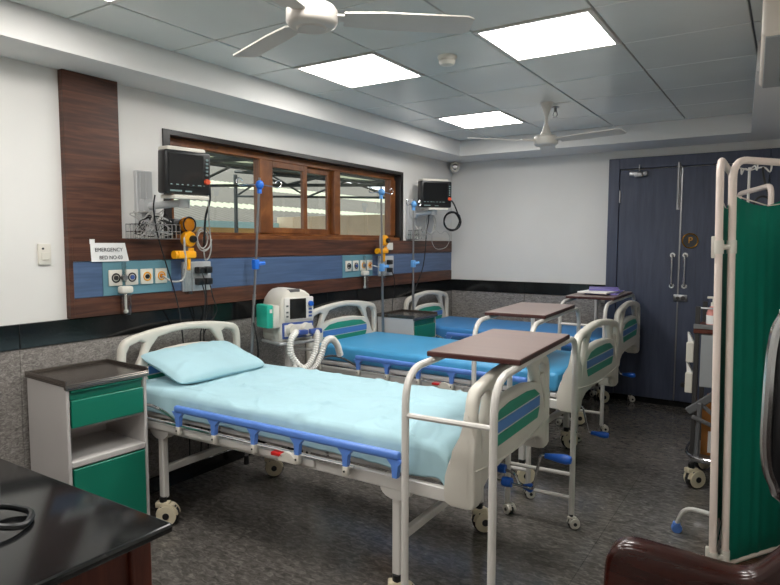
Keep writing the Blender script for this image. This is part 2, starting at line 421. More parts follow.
for a, b in ((IY0+0.07, 3.40), (4.385, IY1-0.09)):
    G().bx(-0.1, -0.096, a, b, IZ0+0.05, IZ1-0.05).build('pane', 'window_glass', wd, smooth=0)
# door
dr = struct(bpy.data.objects.new('door_1', None), 'blue laminate double door with steel fittings'); COL.objects.link(dr)
DX0, DXM, DX1 = 1.86, 2.42, 3.12
g = G(); g.bx(1.757, DX0, D-0.05, D+0.0, 0.056, 2.39, 0.004, 1); g.bx(DX1, 3.25, D-0.05, D, 0.056, 2.39, 0.004, 1); g.bx(DX0, DX1, D-0.05, D, 2.285, 2.39, 0.004, 1)
g.build('door_frame', 'door_blue', dr)
def leaf(x0, x1):
    return G().bx(x0+0.004, x1-0.004, D-0.042, D-0.002, 0.062, 2.276, 0.003, 1).build('door_leaf', 'door_blue', dr)
l1 = leaf(DX0, DXM); l2 = leaf(DXM, DX1)
for lf, hx in ((l1, DXM-0.055), (l2, DXM+0.055)):
    G().tube(fillet([(hx, D-0.042, 1.455), (hx, D-0.085, 1.455), (hx, D-0.085, 1.165), (hx, D-0.042, 1.165)], 0.02), 0.009, 8).build('pull_handle', 'chrome', lf)
    for z in (1.455, 1.165):
        G().cyl((hx, D-0.052, z), (hx, D-0.042, z), 0.024).build('handle_rose', 'chrome', lf)
g = G(); g.bx(1.955, 2.12, D-0.075, D-0.042, 2.21, 2.255, 0.006); g.bx(2.0, 2.08, D-0.085, D-0.05, 2.2, 2.25, 0.006); g.cyl((2.045, D-0.06, 2.25), (2.045, D-0.06, 2.32), 0.007); g.build('door_closer', 'steel', dr)
g = G(); g.bx(2.380, 2.410, D-0.056, D-0.042, 1.88, 2.30, 0.003, 1); g.cyl((2.395, D-0.064, 1.9), (2.395, D-0.064, 2.32), 0.009); g.cyl((2.395, D-0.085, 1.92), (2.395, D-0.05, 1.92), 0.01); g.build('tower_bolt', 'steel', dr)
g = G(); g.bx(DXM-0.004, DXM+0.008, D-0.05, D-0.04, 0.08, 2.27); g.build('meeting_strip', 'steel', dr)
g = G(); g.bx(1.862, 1.874, D-0.056, D-0.04, 1.96, 2.08, 0.002, 1); g.bx(1.862, 1.874, D-0.056, D-0.04, 0.4, 0.52, 0.002, 1); g.build('hinge', 'steel', dr)
b = G().cyl((2.51, D-0.05, 1.59), (2.51, D-0.041, 1.59), 0.068, n=28).build('round_plate', 'black_plastic', l2, 'round black plate with a brass rim')
G().tube([(2.51+0.066*math.cos(a), D-0.05, 1.59+0.066*math.sin(a)) for a in [2*PI*k/28 for k in range(28)]], 0.006, 6, True).build('rim', 'brass', dr)
text_mesh('P', 0.08, T((2.512, D-0.0505, 1.592)) @ RX(PI/2)).build('letter', 'brass', dr, smooth=0)
g = G(); g.bx(2.385, 2.505, D-0.056, D-0.041, 1.02, 1.085, 0.012); g.build('lock_plate', 'steel', dr)
G().cyl((2.425, D-0.068, 1.052), (2.425, D-0.05, 1.052), 0.016).cyl((2.47, D-0.066, 1.052), (2.47, D-0.05, 1.052), 0.02).build('lock_knob', 'dark_post', dr)
G().cyl((2.5, D-0.07, 0.226), (2.5, D-0.042, 0.226), 0.02, 0.024).build('door_stop', 'dark_post', dr)
# terrace seen through the window
tf = struct(G().bx(-12, -0.15, -4, 14, -0.2, 0.0).build('terrace_floor', 'terrace_floor', smooth=0), 'concrete terrace outside the window')
def corr(x0, x1, y0, y1, za, zb, m, name, per=0.16, amp=0.022):
    v = []; f = []; n = int((y1-y0)/per*6)
    for i in range(n+1):
        y = y0+(y1-y0)*i/n; dz = amp*math.sin(2*PI*y/per)
        for (x, z) in ((x0, za), (x1, zb)): v += [(x, y, z+dz), (x, y, z+dz+0.006)]
    for i in range(n):
        a = i*4; b2 = a+4
        f += [(a, b2, b2+2, a+2), (a+1, a+3, b2+3, b2+1)]
    return G().add(v, f)
rf = thing('shed_roof', 'corrugated metal shed roof on steel trusses outside the window', 'roof', (0,0,0))
RZ_ = lambda x: 2.5+0.115*(-x-0.4)
for (xa, xb, m) in ((-0.4, -1.9, 'roof_sheet'), (-1.9, -2.7, 'roof_clear'), (-2.7, -4.6, 'roof_sheet'), (-4.6, -5.6, 'roof_clear'), (-5.6, -8.6, 'roof_sheet')):
    corr(xa, xb, 0.3, 13.9, RZ_(xa), RZ_(xb), None, '').build('roof_sheet', m, rf)
for y in (1.2, 4.6, 8.0, 11.4):
    g = G(); g.tube([(-0.5, y, 2.43), (-8.8, y, 3.38)], 0.045, 6); g.tube([(-0.5, y, 2.38), (-8.8, y, 2.75)], 0.03, 6)
    for k in range(3):
        xa = -1.6-2.4*k; lo = lambda x: 2.38+0.0446*(-x-0.5); hi = lambda x: 2.43+0.1145*(-x-0.5)
        g.tube([(xa, y, lo(xa)), (xa-1.2, y, hi(xa-1.2))], 0.025, 5); g.tube([(xa-1.2, y, hi(xa-1.2)), (xa-2.4, y, lo(xa-2.4))], 0.025, 5)
    g.tube([(-8.8, y, 0), (-8.8, y, 3.3)], 0.05, 8)
    g.build('truss', 'steel_truss', rf)
for x in (-1.4, -2.6, -3.9, -5.6, -7.4):
    G().tube([(x, 0.4, 2.45+0.115*(-x-0.4)), (x, 13.8, 2.45+0.115*(-x-0.4))], 0.028, 5).build('purlin', 'steel_truss', rf)
tw = thing('parapet_wall', 'tan parapet wall with a pale blue cap across the terrace', 'wall', (-9.4, 4.5, 0))
G().bx(-0.1, 0.1, -7.5, 9.0, 0, 1.95).build('wall_body', 'terrace_wall', tw)
G().bx(-0.13, 0.13, -7.5, 9.0, 1.95, 2.12).build('blue_cap', 'terrace_blue', tw)
nb = thing('neighbour_roof', 'dark corrugated roof of a shed beyond the parapet wall', 'roof', (0, 0, 0))
for (xa, xb, m) in ((-9.9, -12.6, 'roof_sheet'), (-12.6, -13.6, 'roof_clear'), (-13.6, -18.0, 'roof_sheet'), (-18.0, -20.0, 'roof_clear'), (-20.0, -34.0, 'roof_sheet')):
    corr(xa, xb, -8, 44, 2.05+0.24*(-xa-9.9), 2.05+0.24*(-xb-9.9), None, '', 0.3, 0.04).build('roof_sheet', m, nb)
tw = thing('terrace_partition', 'cream boarded partition at the end of the terrace', 'wall', (-4.5, 13.6, 0))
for k in range(14):
    G().bx(-4.9+k*0.65, -4.27+k*0.65, -0.03, 0.03+0.006*(k % 2), 0, 2.3).build('board', 'terrace_cream', tw)
# ================================================================ BEDS
def caster(parent, loc, rz=0.0, big=True):
    k = 'b' if big else 's'
    R_, W_ = (0.062, 0.052) if big else (0.032, 0.03)
    def body():
        g = G()
        # two cream cheeks with a hood
        for s in (-1, 1):
            g.lathe([(0.0001, 0), (R_*0.86, 0), (R_*0.9, 0.006), (R_*0.84, 0.012), (0.0001, 0.012)], 22, T((0, s*W_/2-(0.012 if s < 0 else 0), R_)) @ RX(-PI/2) @ T((0, 0, -0.0)))
        hood = [(R_*0.98*math.cos(a), R_+R_*1.02*math.sin(a)) for a in [PI*(0.02+0.96*i/10) for i in range(11)]]
        hood2 = [(R_*0.8*math.cos(a), R_+R_*0.86*math.sin(a)) for a in [PI*(0.98-0.96*i/10) for i in range(11)]]
        g.prism(hood+hood2, 'y', -W_/2, W_/2)
        g.bx(-R_*1.05, R_*0.2, -W_*0.42, W_*0.42, R_*1.65, R_*2.15, 0.006)
        return g
    c = cpart('caster_'+k, 'caster', body, 'cream_plastic' if big else 'white_plastic', parent, loc, (0, 0, rz))
    cpart('tyre_'+k, 'tyre', lambda: G().lathe([(R_*0.6, -W_*0.28), (R_*0.95, -W_*0.28), (R_, -W_*0.2), (R_, W_*0.2), (R_*0.95, W_*0.28), (R_*0.6, W_*0.28)], 22, T((0, 0, R_)) @ RX(PI/2)), 'black_rubber', c)
    cpart('hub_'+k, 'hub_cap', lambda: G().cyl((0, -W_/2-0.016, R_), (0, W_/2+0.016, R_), R_*0.3, n=14).cyl((-R_*0.45, -W_/2-0.004, R_*1.72), (-R_*0.45, W_/2+0.004, R_*1.72), R_*0.1, n=8), 'black_plastic', c)
    cpart('stem_'+k, 'stem', lambda: G().cyl((-R_*0.42, 0, R_*2.1), (-R_*0.42, 0, R_*2.1+(0.03 if big else 0.012)), R_*0.33, n=12), 'black_plastic', c)
    return c
W2 = 0.47; BZ = 0.018
def board_outline(zb, lobes):
    top = [(-W2, 0.84), (-0.467, 0.915), (-0.45, 0.965), (-0.405, 0.997), (-0.26, 1.024), (-0.12, 1.038), (0, 1.043), (0.12, 1.038), (0.26, 1.024), (0.405, 0.997), (0.45, 0.965), (0.467, 0.915), (W2, 0.84)]
    top = [(p.x, p.y) for p in spline([(a, b, 0) for a, b in top], 3)]
    if lobes:
        low = [(W2, 0.56), (0.455, 0.525), (0.42, 0.515), (0.385, 0.53), (0.365, 0.575), (0.30, 0.605), (0.15, 0.622), (0, 0.627), (-0.15, 0.622), (-0.30, 0.605), (-0.365, 0.575), (-0.385, 0.53), (-0.42, 0.515), (-0.455, 0.525), (-W2, 0.56)]
    else:
        low = [(W2, zb+0.02), (0.45, zb), (-0.45, zb), (-W2, zb+0.02)]
    return top + low
def board_holes():
    c = [(-0.285, 0.880), (-0.25, 0.93), (-0.205, 0.978), (-0.1, 0.995), (0, 1.0), (0.1, 0.995), (0.205, 0.978), (0.25, 0.93), (0.285, 0.880), (0.14, 0.903), (0, 0.909), (-0.14, 0.903)]
    l = [(-0.425, 0.74), (-0.427, 0.85), (-0.422, 0.91), (-0.40, 0.948), (-0.33, 0.968), (-0.30, 0.956), (-0.325, 0.88), (-0.365, 0.81), (-0.395, 0.735)]
    r = [(-a, b) for a, b in l]
    return [c, l, list(reversed(r))]
def headboard():
    return plate('h', board_outline(0.47, False), board_holes(), 0.046, 0.016, 'x', 0.0)
def footboard():
    g = plate('f', board_outline(0.5, True), board_holes(), 0.05, 0.017, 'x', 2.18)
    for s in (-1, 1):
        y0, y1 = (s*W2, s*(W2-0.075)); y0, y1 = min(y0, y1), max(y0, y1)
        prof = [(2.272, 0.54), (2.262, 0.518), (2.24, 0.512), (2.17, 0.512), (2.145, 0.522), (2.135, 0.55), (2.138, 0.63), (2.155, 0.69), (2.185, 0.735), (2.205, 0.80), (2.22, 0.90), (2.25, 0.90), (2.268, 0.80)]
        bm = bmesh.new()
        vs = [[bm.verts.new((x-0.065, y, z)) for x, z in prof] for y in (y0, y1)]
        bm.faces.new(vs[0]); bm.faces.new(list(reversed(vs[1])))
        n = len(prof)
        for i in range(n): bm.faces.new((vs[0][i], vs[1][i], vs[1][(i+1) % n], vs[0][(i+1) % n]))
        ed = [e for f in [fc for fc in bm.faces if len(fc.verts) == n] for e in f.edges]
        bmesh.ops.bevel(bm, geom=list(set(ed)), offset=0.012, segments=2, profile=0.5, affect='EDGES')
        g.bm(bm)
    return g
def make_bed(loc, rz, label, mattress, cranks, zoff=0.0):
    b = thing('hospital_bed', label, 'bed', loc, rz, 'hospital beds with moulded end boards')
    hb = cpart('headboard', 'headboard', headboard, 'white_plastic', b, (0, 0, BZ))
    fb = cpart('footboard', 'footboard', footboard, 'white_plastic', b, (0, 0, BZ-0.006))
    for (par, key, x0, x1, mirror) in ((hb, 'hd', 0.0225, 0.0262, 1), (fb, 'fd', 2.2035, 2.2072, 1), (fb, 'fi', 2.1522, 2.156, 1)):
        st = [(0.71, 0.758, 'stripe_green', 0.27, 0.30, False), (0.765, 0.813, 'stripe_blue', 0.30, 0.30, False), (0.820, 0.872, 'stripe_green', 0.30, 0.22, True)]
        for i, (z0, z1, m, w0, w1, arch) in enumerate(st):
            def fn(z0=z0, z1=z1, w0=w0, w1=w1, arch=arch, x0=x0, x1=x1):
                top = [(w1, z1-0.012 if arch else z1), (w1*0.5, z1), (-w1*0.5, z1), (-w1, z1-0.012 if arch else z1)]
                return G().prism([(-w0, z0), (w0, z0)] + top, 'x', x0, x1)
            cpart(key+str(i), 'stripe', fn, m, par)
    cpart('seam', 'moulded_seam', lambda: G().tube([(2.2055, -0.46+0.92*i/16, 0.672-0.035*math.sin(PI*i/16)) for i in range(17)], 0.004, 6), 'white_plastic', fb)
    def frame():
        g = G()
        for s in (-1, 1):
            y = s*0.445
            g.bx(0.03, 2.09, y-0.015, y+0.015, 0.515, 0.572, 0.004, 1)
        for x in (0.05, 0.33, 1.07, 1.78, 2.06): g.bx(x-0.015, x+0.015, -0.43, 0.43, 0.52, 0.56)
        return g
    cpart('frame', 'frame', frame, 'white_paint', b, (0, 0, BZ))
    def deck():
        g = G()
        for x0, x1 in ((0.04, 0.75), (0.76, 1.02), (1.03, 1.45), (1.46, 2.055)): g.bx(x0, x1, -0.42, 0.42, 0.574, 0.606, 0.006, 1)
        return g
    cpart('deck', 'mattress_deck', deck, 'grey_paint', b, (0, 0, BZ))
    for s in (-1, 1):
        cpart('guard_mount', 'guard_rail_mount', lambda: G().bx(0.06, 1.42, -0.006, 0.006, 0.53, 0.566, 0.003, 1), 'white_paint', b, (0, s*0.468, BZ))
    for s in (-1, 1):
        for x in (0.325, 1.84):
            lg = cpart('leg', 'leg', lambda: G().bx(-0.02, 0.02, -0.02, 0.02, 0.15, 0.538, 0.006, 1), 'white_paint', b, (x, s*0.43, 0))
            cpart('gusset', 'gusset', lambda: G().prism([(0.075*math.cos(a), 0.538+0.05*math.sin(a)) for a in [PI+PI*i/10 for i in range(11)]], 'y', -0.026, 0.026), 'white_paint', lg)
            caster(b, (x+0.026, s*0.43, 0), 0.55 if s < 0 else 0.7)
    for x in (0.325, 1.84):
        cpart('brace', 'cross_brace', lambda: G().bx(-0.016, 0.016, -0.41, 0.41, 0.29, 0.33, 0.004, 1), 'white_paint', b, (x, 0, 0))
    # collapsible guard rails
    for s in (-1, 1):
        def guard():
            g = G()
            g.bx(0.52, 1.89, -0.016, 0.016, 0.664, 0.700, 0.012, 3)
            xs = [0.545, 0.81, 1.08, 1.35, 1.62, 1.87]
            for x in xs:
                g.prism([(x-0.04, 0.668), (x-0.016, 0.642), (x-0.011, 0.59), (x+0.011, 0.59), (x+0.016, 0.642), (x+0.04, 0.668)], 'y', -0.012, 0.012)
            return g
        gr = cpart('guard', 'guard_rail', guard, 'rail_blue', b, (0, s*0.50, BZ-0.002))
        for x in (0.16, 0.545, 0.81, 1.08, 1.35, 1.62):
            cpart('pivot', 'pivot_bracket', lambda: G().bx(-0.014, 0.014, -0.016, 0.016, 0.545, 0.592, 0.008, 2), 'white_plastic', gr, (x, 0, 0))
            cpart('pin', 'pivot_pin', lambda: G().cyl((0, -0.019, 0.57), (0, 0.019, 0.57), 0.005, n=8), 'black_plastic', gr, (x, 0, 0))
        cpart('latch', 'latch_cover', lambda: G().prism([(1.30+0.05*math.cos(a), 0.55+0.045*math.sin(a)) for a in [PI*i/8 for i in range(9)]], 'y', -0.02, 0.02), 'white_plastic', gr)
        cpart('lowrod', 'slide_rod', lambda: G().tube([(0.16, 0, 0.592), (1.66, 0, 0.592)], 0.006, 6).tube(spline([(0.16, 0, 0.59), (0.2, 0, 0.645), (0.30, 0, 0.67), (0.42, 0, 0.655), (0.55, 0, 0.605)], 6), 0.008, 8), 'chrome', gr)
        cpart('lever', 'release_lever', lambda: G().bx(1.20, 1.275, -0.02, 0.012, 0.565, 0.582, 0.005), 'release_red', gr)
    # cranks
    for (ly, ang, reach, ex, zb) in cranks:
        ca, sa = math.cos(ang), math.sin(ang); hy = ly+ca*reach; hz = zb+sa*reach
        rod = G().tube(fillet([(1.9, ly, zb+0.01), (ex-0.03, ly, zb-0.01), (ex, hy, hz), (ex+0.04, hy, hz)], 0.02), 0.007, 8)
        cr = rod.build('crank', 'chrome', b)
        G().lathe([(0.0001, 0), (0.012, 0.002), (0.015, 0.03), (0.021, 0.07), (0.023, 0.1), (0.016, 0.12), (0.0001, 0.124)], 14, T((ex+0.02, hy, hz)) @ RY(PI/2) @ Matrix.Diagonal((1, 1, 0.4 if reach < 0.075 else 1, 1))).build('crank_handle', 'crank_blue', cr)
        G().lathe([(0.0001, 0), (0.022, 0), (0.024, 0.02), (0.022, 0.045), (0.0001, 0.045)], 14, T((min(2.10, ex-0.12), ly, zb)) @ RY(PI/2)).build('collar', 'crank_blue', cr)
    if mattress:
        def mt():
            return G().bx(0.045, 2.06, -0.425, 0.425, 0.607, 0.735, 0.03, 4)
        if 'mt' not in CACHE: CACHE['mt'] = mt().mesh('mattress')
        me = CACHE['mt'].copy(); me.materials.clear()
        link('mattress', me, mattress, b).location = (0, 0, BZ)
    return b
mat('release_red', (190, 30, 28), 0.4)
BX1, BY1, BR1 = 0.10, 2.555, 0.018
bed1 = make_bed((BX1, BY1, 0), BR1, 'hospital bed with a rumpled pale blue sheet, beside the wooden wall column', None, [(0.10, PI/2, 0.16, 2.28, 0.44), (0.28, -PI/2, 0.07, 2.12, 0.43)])
bed2 = make_bed((0.06, 4.275, 0), -0.032, 'bare hospital bed with a bright blue mattress beside the ventilator', 'vinyl_blue', [(0.08, -PI/2+0.2, 0.20, 2.10, 0.44)])
bed3 = make_bed((0.085, 5.715, 0), 0.012, 'bare hospital bed with a blue mattress along the back wall', 'vinyl_navy', [(0.02, -PI/2, 0.08, 2.12, 0.47)])
bed3.scale = (0.93, 1.0, 1.0)
# sheeted mattress on the first bed
m1 = G().bx(0.045, 2.06, -0.42, 0.42, 0.607, 0.728, 0.03, 4).build('mattress', 'vinyl_blue', bed1); m1.location = (0, 0, BZ)
def sheet():
    g = G(); NX, NY = 190, 130
    hw, top, drop = 0.434, 0.742, 0.132
    for i in range(NX+1):
        u = i/NX; x = 0.035 + 2.045*u
        for j in range(NY+1):
            s = -1 + 2*j/NY; t = s*(hw+drop)
            hem = drop + 0.012*noise.noise(Vector((x*3.1, 5.0*(1 if s > 0 else -1), 0))) + (0.02 if 1.75 < x < 2.05 else 0)*math.sin((x-1.75)/0.3*PI)
            a = abs(t); sg = 1 if t > 0 else -1
            r = 0.028
            if a < hw-r: y, z = t, top
            elif a < hw-r+r*PI/2:
                an = (a-(hw-r))/r; y = sg*(hw-r+r*math.sin(an)); z = top-r+r*math.cos(an)
            else:
                q = min(1.0, (a-(hw-r+r*PI/2))/(drop+r-r*PI/2)); y = sg*(hw+0.004+0.012*q*noise.noise(Vector((x*6, sg*3, 1.5)))); z = top-r-q*(hem-r)
            if a < hw:
                # wrinkles: long soft folds radiating from the pillow and pulled at the foot corner
                w = 0.006*noise.noise(Vector((x*2.2+0.4*t, t*3.0, 0.3))) + 0.004*noise.noise(Vector((x*7, t*5+x*2, 2.0)))
                cr = abs(noise.noise(Vector((x*2.0+t*1.6, t*2.6-x*1.1, 7.0)))); cr2 = abs(noise.noise(Vector((x*3.1-t*2.0, t*3.4+x*1.7, 3.0))))
                w += 0.009*max(0, 0.05-cr)/0.05 + 0.006*max(0, 0.045-cr2)/0.045
                for (cx_, cy_, an_, ln) in ((1.25, -0.25, 0.9, 0.16), (0.75, -0.1, 0.4, 0.22), (1.85, -0.32, 1.9, 0.12), (1.55, 0.1, 0.2, 0.2), (0.95, -0.33, 2.3, 0.12)):
                    du = (x-cx_)*math.cos(an_)+(t-cy_)*math.sin(an_); dv = -(x-cx_)*math.sin(an_)+(t-cy_)*math.cos(an_)
                    w += 0.016*math.exp(-(du/ln)**2-(dv/0.012)**2)
                z += w
                fold = math.exp(-((x-1.28)/0.012)**2) if t < -0.1 else 0
                z += 0.004*fold
            else:
                y += sg*(0.006+0.022*max(0, noise.noise(Vector((x*9, z*3, 4.0)))))
            if u > 0.97: z -= 0.05*((u-0.97)/0.03)**2
            g.v.append((x, y, z))
    n = NY+1
    for i in range(NX):
        for j in range(NY): g.f.append((i*n+j, i*n+j+1, (i+1)*n+j+1, (i+1)*n+j))
    return g
sh = sheet().build('bed_sheet', 'sheet_cyan', None, smooth=80)
tag(sh, 'rumpled pale blue sheet spread over the mattress', 'bedsheet', None, (BX1, BY1, BZ), BR1)
sh.modifiers.new('thick', 'SOLIDIFY').thickness = 0.003
def pillow(a, b, h, seed):
    g = G(); N = 40
    for side in (1, -1):
        o = len(g.v)
        for i in range(N+1):
            for j in range(N+1):
                u, v = -1+2*i/N, -1+2*j/N
                p = max(0.0, (1-abs(u)**2.6))*max(0.0, (1-abs(v)**2.6))
                z = side*h*p**0.42
                x = u*a*(1-0.05*(1-abs(v))*abs(u)-0.06*(u*v)**6); y = v*b*(1-0.05*(1-abs(u))*abs(v)-0.06*(u*v)**6)
                if side > 0:
                    z += 0.014*noise.noise(Vector((x*6+seed, y*6, 0)))*p + 0.016*max(0, 0.16-abs(noise.noise(Vector((x*4-y*3, y*5+x*2, seed)))))/0.16*p
                g.v.append((x, y, z))
        n = N+1
        for i in range(N):
            for j in range(N):
                q = (o+i*n+j, o+i*n+j+1, o+(i+1)*n+j+1, o+(i+1)*n+j)
                g.f.append(q if side > 0 else tuple(reversed(q)))
    return g
pl = pillow(0.21, 0.335, 0.055, 3.0).build('pillow', 'sheet_cyan', None, smooth=80)
tag(pl, 'plump pale blue pillow leaning on the white headboard', 'pillow')
pl.location = (BX1+0.212, BY1-0.015, 0.842); pl.rotation_euler = (0.0, 0.29, -0.03)
# ================================================================ OVERBED TABLES
def make_table(loc, rz, label, w=0.41, d=0.80, legw=0.365, span=1.26, zt=1.107):
    t = thing('overbed_table', label, 'table', loc, rz, 'overbed tables with brown tops')
    cpart('ttop', 'tabletop', lambda: G().bx(-w/2, w/2, -d/2, d/2, zt-0.022, zt, 0.003, 1), 'table_edge', t)
    cpart('tlam', 'laminate', lambda: G().bx(-w/2+0.004, w/2-0.004, -d/2+0.004, d/2-0.004, zt-0.004, zt+0.0015, 0.001, 1), 'table_lam', t)
    cpart('tsub', 'top_frame', lambda: (lambda g: [g.tube([(sx*legw/2, -d/2+0.05, zt-0.038), (sx*legw/2, d/2-0.05, zt-0.038)], 0.014, 8) for sx in (-1, 1)] and g)(G()), 'white_paint', t)
    for sx in (-1, 1):
        for sy in (-1, 1):
            cpart('tpost%d%d' % (sx, sy), 'post', lambda sx=sx, sy=sy: G().tube(fillet([(sx*legw/2, sy*span/2, 0.07), (sx*legw/2, sy*span/2, zt-0.04), (sx*legw/2, sy*(d/2-0.06), zt-0.038)], 0.17, 9), 0.0155, 10), 'white_paint', t)
            caster(t, (sx*legw/2+0.013, sy*span/2, 0), 0.6*sx, False)
    for sy in (-1, 1):
        for z in (0.17, 0.89 if sy < 0 else 0.30):
            cpart('tbar%d%.2f' % (sy, z), 'cross_bar', lambda sy=sy, z=z: G().tube([(-legw/2, sy*span/2, z), (legw/2, sy*span/2, z)], 0.0115, 8), 'white_paint', t)
    return t
make_table((2.20, 2.68, 0), 0.055, 'brown topped overbed table across the foot of the sheeted bed')
make_table((1.785, 4.20, 0), 0.055, 'brown topped overbed table across the bright blue bed beside the ventilator')
make_table((1.86, 5.77, 0), 0.02, 'brown topped overbed table with lilac files on top', span=1.16)
for i, (dx, dy, rz, m, z, w, l) in enumerate(((0.02, 0.08, 0.1, 'lilac_file', 0.0, 0.28, 0.5), (0.0, -0.08, -0.1, 'paper', 0.014, 0.26, 0.32), (0.0, 0.12, 0.25, 'lilac_file', 0.028, 0.26, 0.36))):
    f_ = thing('patient_file', ['lilac patient file lying flat on the far overbed table', 'white paper file resting on the lilac files', 'lilac patient file turned askew on top of the others'][i], 'file', (1.86+dx, 5.77+dy, 1.1095+z), rz)
    G().bx(-w/2, w/2, -l/2, l/2, 0, 0.013, 0.002, 1).build('cover', m, f_)
    G().bx(-w/2+0.006, w/2+0.002, -l/2+0.006, l/2-0.006, 0.003, 0.010).build('pages', 'paper', f_)
# ================================================================ BEDSIDE LOCKERS
def make_locker(loc, rz, label):
    t = thing('bedside_locker', label, 'cabinet', loc, rz, 'grey and green bedside lockers')
    w, d, z0, z1 = 0.425, 0.39, 0.085, 0.878
    def body():
        g = G(); k = 0.018
        g.bx(-d, 0, -w/2, -w/2+k, z0, z1, 0.003, 1); g.bx(-d, 0, w/2-k, w/2, z0, z1, 0.003, 1)
        g.bx(-d, -d+0.012, -w/2+k, w/2-k, z0, z1); g.bx(-d+0.012, 0, -w/2+k, w/2-k, z0, z0+0.03)
        g.bx(-d+0.012, 0, -w/2+k, w/2-k, z1-0.02, z1); g.bx(-d+0.012, 0, -w/2+k, w/2-k, 0.475, 0.505, 0.003, 1); g.bx(-d+0.012, -0.02, -w/2+k, w/2-k, 0.655, 0.668)
        return g
    cpart('lk_body', 'body', body, 'grey_paint', t)
    def top():
        g = G(); g.bx(-d-0.004, 0.012, -w/2-0.008, w/2+0.008, z1, z1+0.012, 0.002, 1)
        g.bx(-d-0.004, 0.012, -w/2-0.008, -w/2+0.002, z1+0.012, z1+0.03, 0.002, 1); g.bx(-d-0.004, 0.012, w/2-0.002, w/2+0.008, z1+0.012, z1+0.03, 0.002, 1)
        g.bx(-d-0.004, -d+0.006, -w/2, w/2, z1+0.012, z1+0.03, 0.002, 1); g.bx(0.0, 0.014, -w/2-0.008, w/2+0.008, z1-0.014, z1+0.004, 0.003, 1)
        return g
    cpart('lk_top', 'steel_top', top, 'steel_top', t)
    def drawer():
        g = G(); g.bx(-0.012, 0.006, -w/2+0.024, w/2-0.024, 0.672, 0.806, 0.003, 1); g.bx(-0.30, -0.012, -w/2+0.03, w/2-0.03, 0.68, 0.70)
        g.bx(-0.03, -0.012, -w/2+0.024, w/2-0.024, 0.806, 0.856); g.bx(-0.012, 0.004, -w/2+0.024, w/2-0.024, 0.844, 0.856, 0.002, 1)
        return g
    cpart('lk_drawer', 'drawer', drawer, 'locker_green', t)
    dd = cpart('lk_door', 'door', lambda: G().bx(-0.012, 0.006, -w/2+0.024, w/2-0.022, z0+0.03, 0.468, 0.003, 1), 'locker_green', t)
    cpart('lk_knob', 'knob', lambda: G().lathe([(0.006, 0), (0.006, 0.012), (0.011, 0.016), (0.009, 0.024), (0.0001, 0.026)], 12, T((0.006, -w/2+0.07, 0.30)) @ RY(PI/2)), 'chrome', dd)
    for sx in (-d+0.05, -0.06):
        for sy in (-w/2+0.05, w/2-0.05): caster(t, (sx, sy, 0), 0.4, False)
    return t
make_locker((0.45, 1.805, 0), -0.05, 'grey bedside locker with green drawer and door beside the sheeted bed')
make_locker((0.47, 4.986, 0), 0.0, 'grey and green bedside locker standing between the two bare beds')
# ================================================================ HEADWALL
hw = thing('headwall_panel', 'walnut and blue headwall panel with a tall wooden column', 'wall panel', (0.001, 4.1, 1.147))
def hpart(name, y0, y1, z0, z1, x1, m, label=None):
    return G().bx(0.0, x1, y0-4.1, y1-4.1, z0-1.147, z1-1.147, 0.0015, 1).build(name, m, hw, label)
hpart('column_board', 1.862, 2.183, 1.587, 2.471, 0.042, 'walnut')
hpart('column_foot', 1.862, 1.885, 1.149, 1.587, 0.042, 'walnut')
hpart('upper_strip', 1.885, 6.35, 1.459, 1.587, 0.040, 'walnut')
hpart('blue_strip', 1.885, 6.35, 1.257, 1.457, 0.036, 'blue_band', 'blue laminate band')
hpart('lower_strip', 1.885, 6.35, 1.149, 1.255, 0.040, 'walnut')
def gas_panel(y0, y1, ys, label):
    t = thing('gas_outlet_panel', label, 'gas panel', (0.036, (y0+y1)/2, 1.36), 0, 'medical gas outlet panels')
    c = (y0+y1)/2
    G().bx(0, 0.006, y0-c, y1-c, -0.1, 0.095, 0.001, 1).build('back_plate', 'teal_plate', t)
    cols = [('black_plastic', 'dark_post'), ('black_plastic', 'print_blue'), ('yellow_plastic', 'black_plastic'), ('yellow_plastic', 'amber')]
    for y, (ring, core) in zip(ys, cols):
        o = G().bx(0.006, 0.016, y-c-0.042, y-c+0.042, -0.046, 0.046, 0.004, 2).build('outlet', 'white_plastic', t)
        G().tube([(0.018, y-c+0.024*math.cos(a), 0.024*math.sin(a)) for a in [2*PI*k/20 for k in range(20)]], 0.004, 6, True).build('ring', ring, o)
        G().cyl((0.015, y-c, 0), (0.024, y-c, 0), 0.013, n=16).build('socket', core, o)
    return t
gas_panel(2.055, 2.515, [2.128, 2.232, 2.334, 2.435], 'teal plate with four round gas outlets below the paper sign')
gas_panel(4.29, 4.745, [4.365, 4.473, 4.585, 4.69], 'teal plate with four round gas outlets under the far window pane')
def socket_panel(y0, y1, plugs, label):
    c = (y0+y1)/2
    t = thing('power_socket', label, 'socket', (0.036, c, 1.345), 0, 'wall power socket boxes')
    G().bx(0, 0.02, y0-c, y1-c, -0.095, 0.095, 0.004, 2).build('plate', 'steel_light', t)
    for (y, z) in plugs:
        p = G().bx(0.02, 0.065, y-0.026, y+0.026, z-0.022, z+0.022, 0.008, 2).build('plug', 'black_plastic', t)
    return t
sock1 = socket_panel(2.595, 2.82, [(0.0, 0.04), (0.065, 0.04), (0.0, -0.035), (0.065, -0.035)], 'grey wall socket box holding four black plugs')
sock2 = socket_panel(4.84, 5.09, [(0.02, 0.035), (0.02, -0.04)], 'grey wall socket box holding two black plugs')
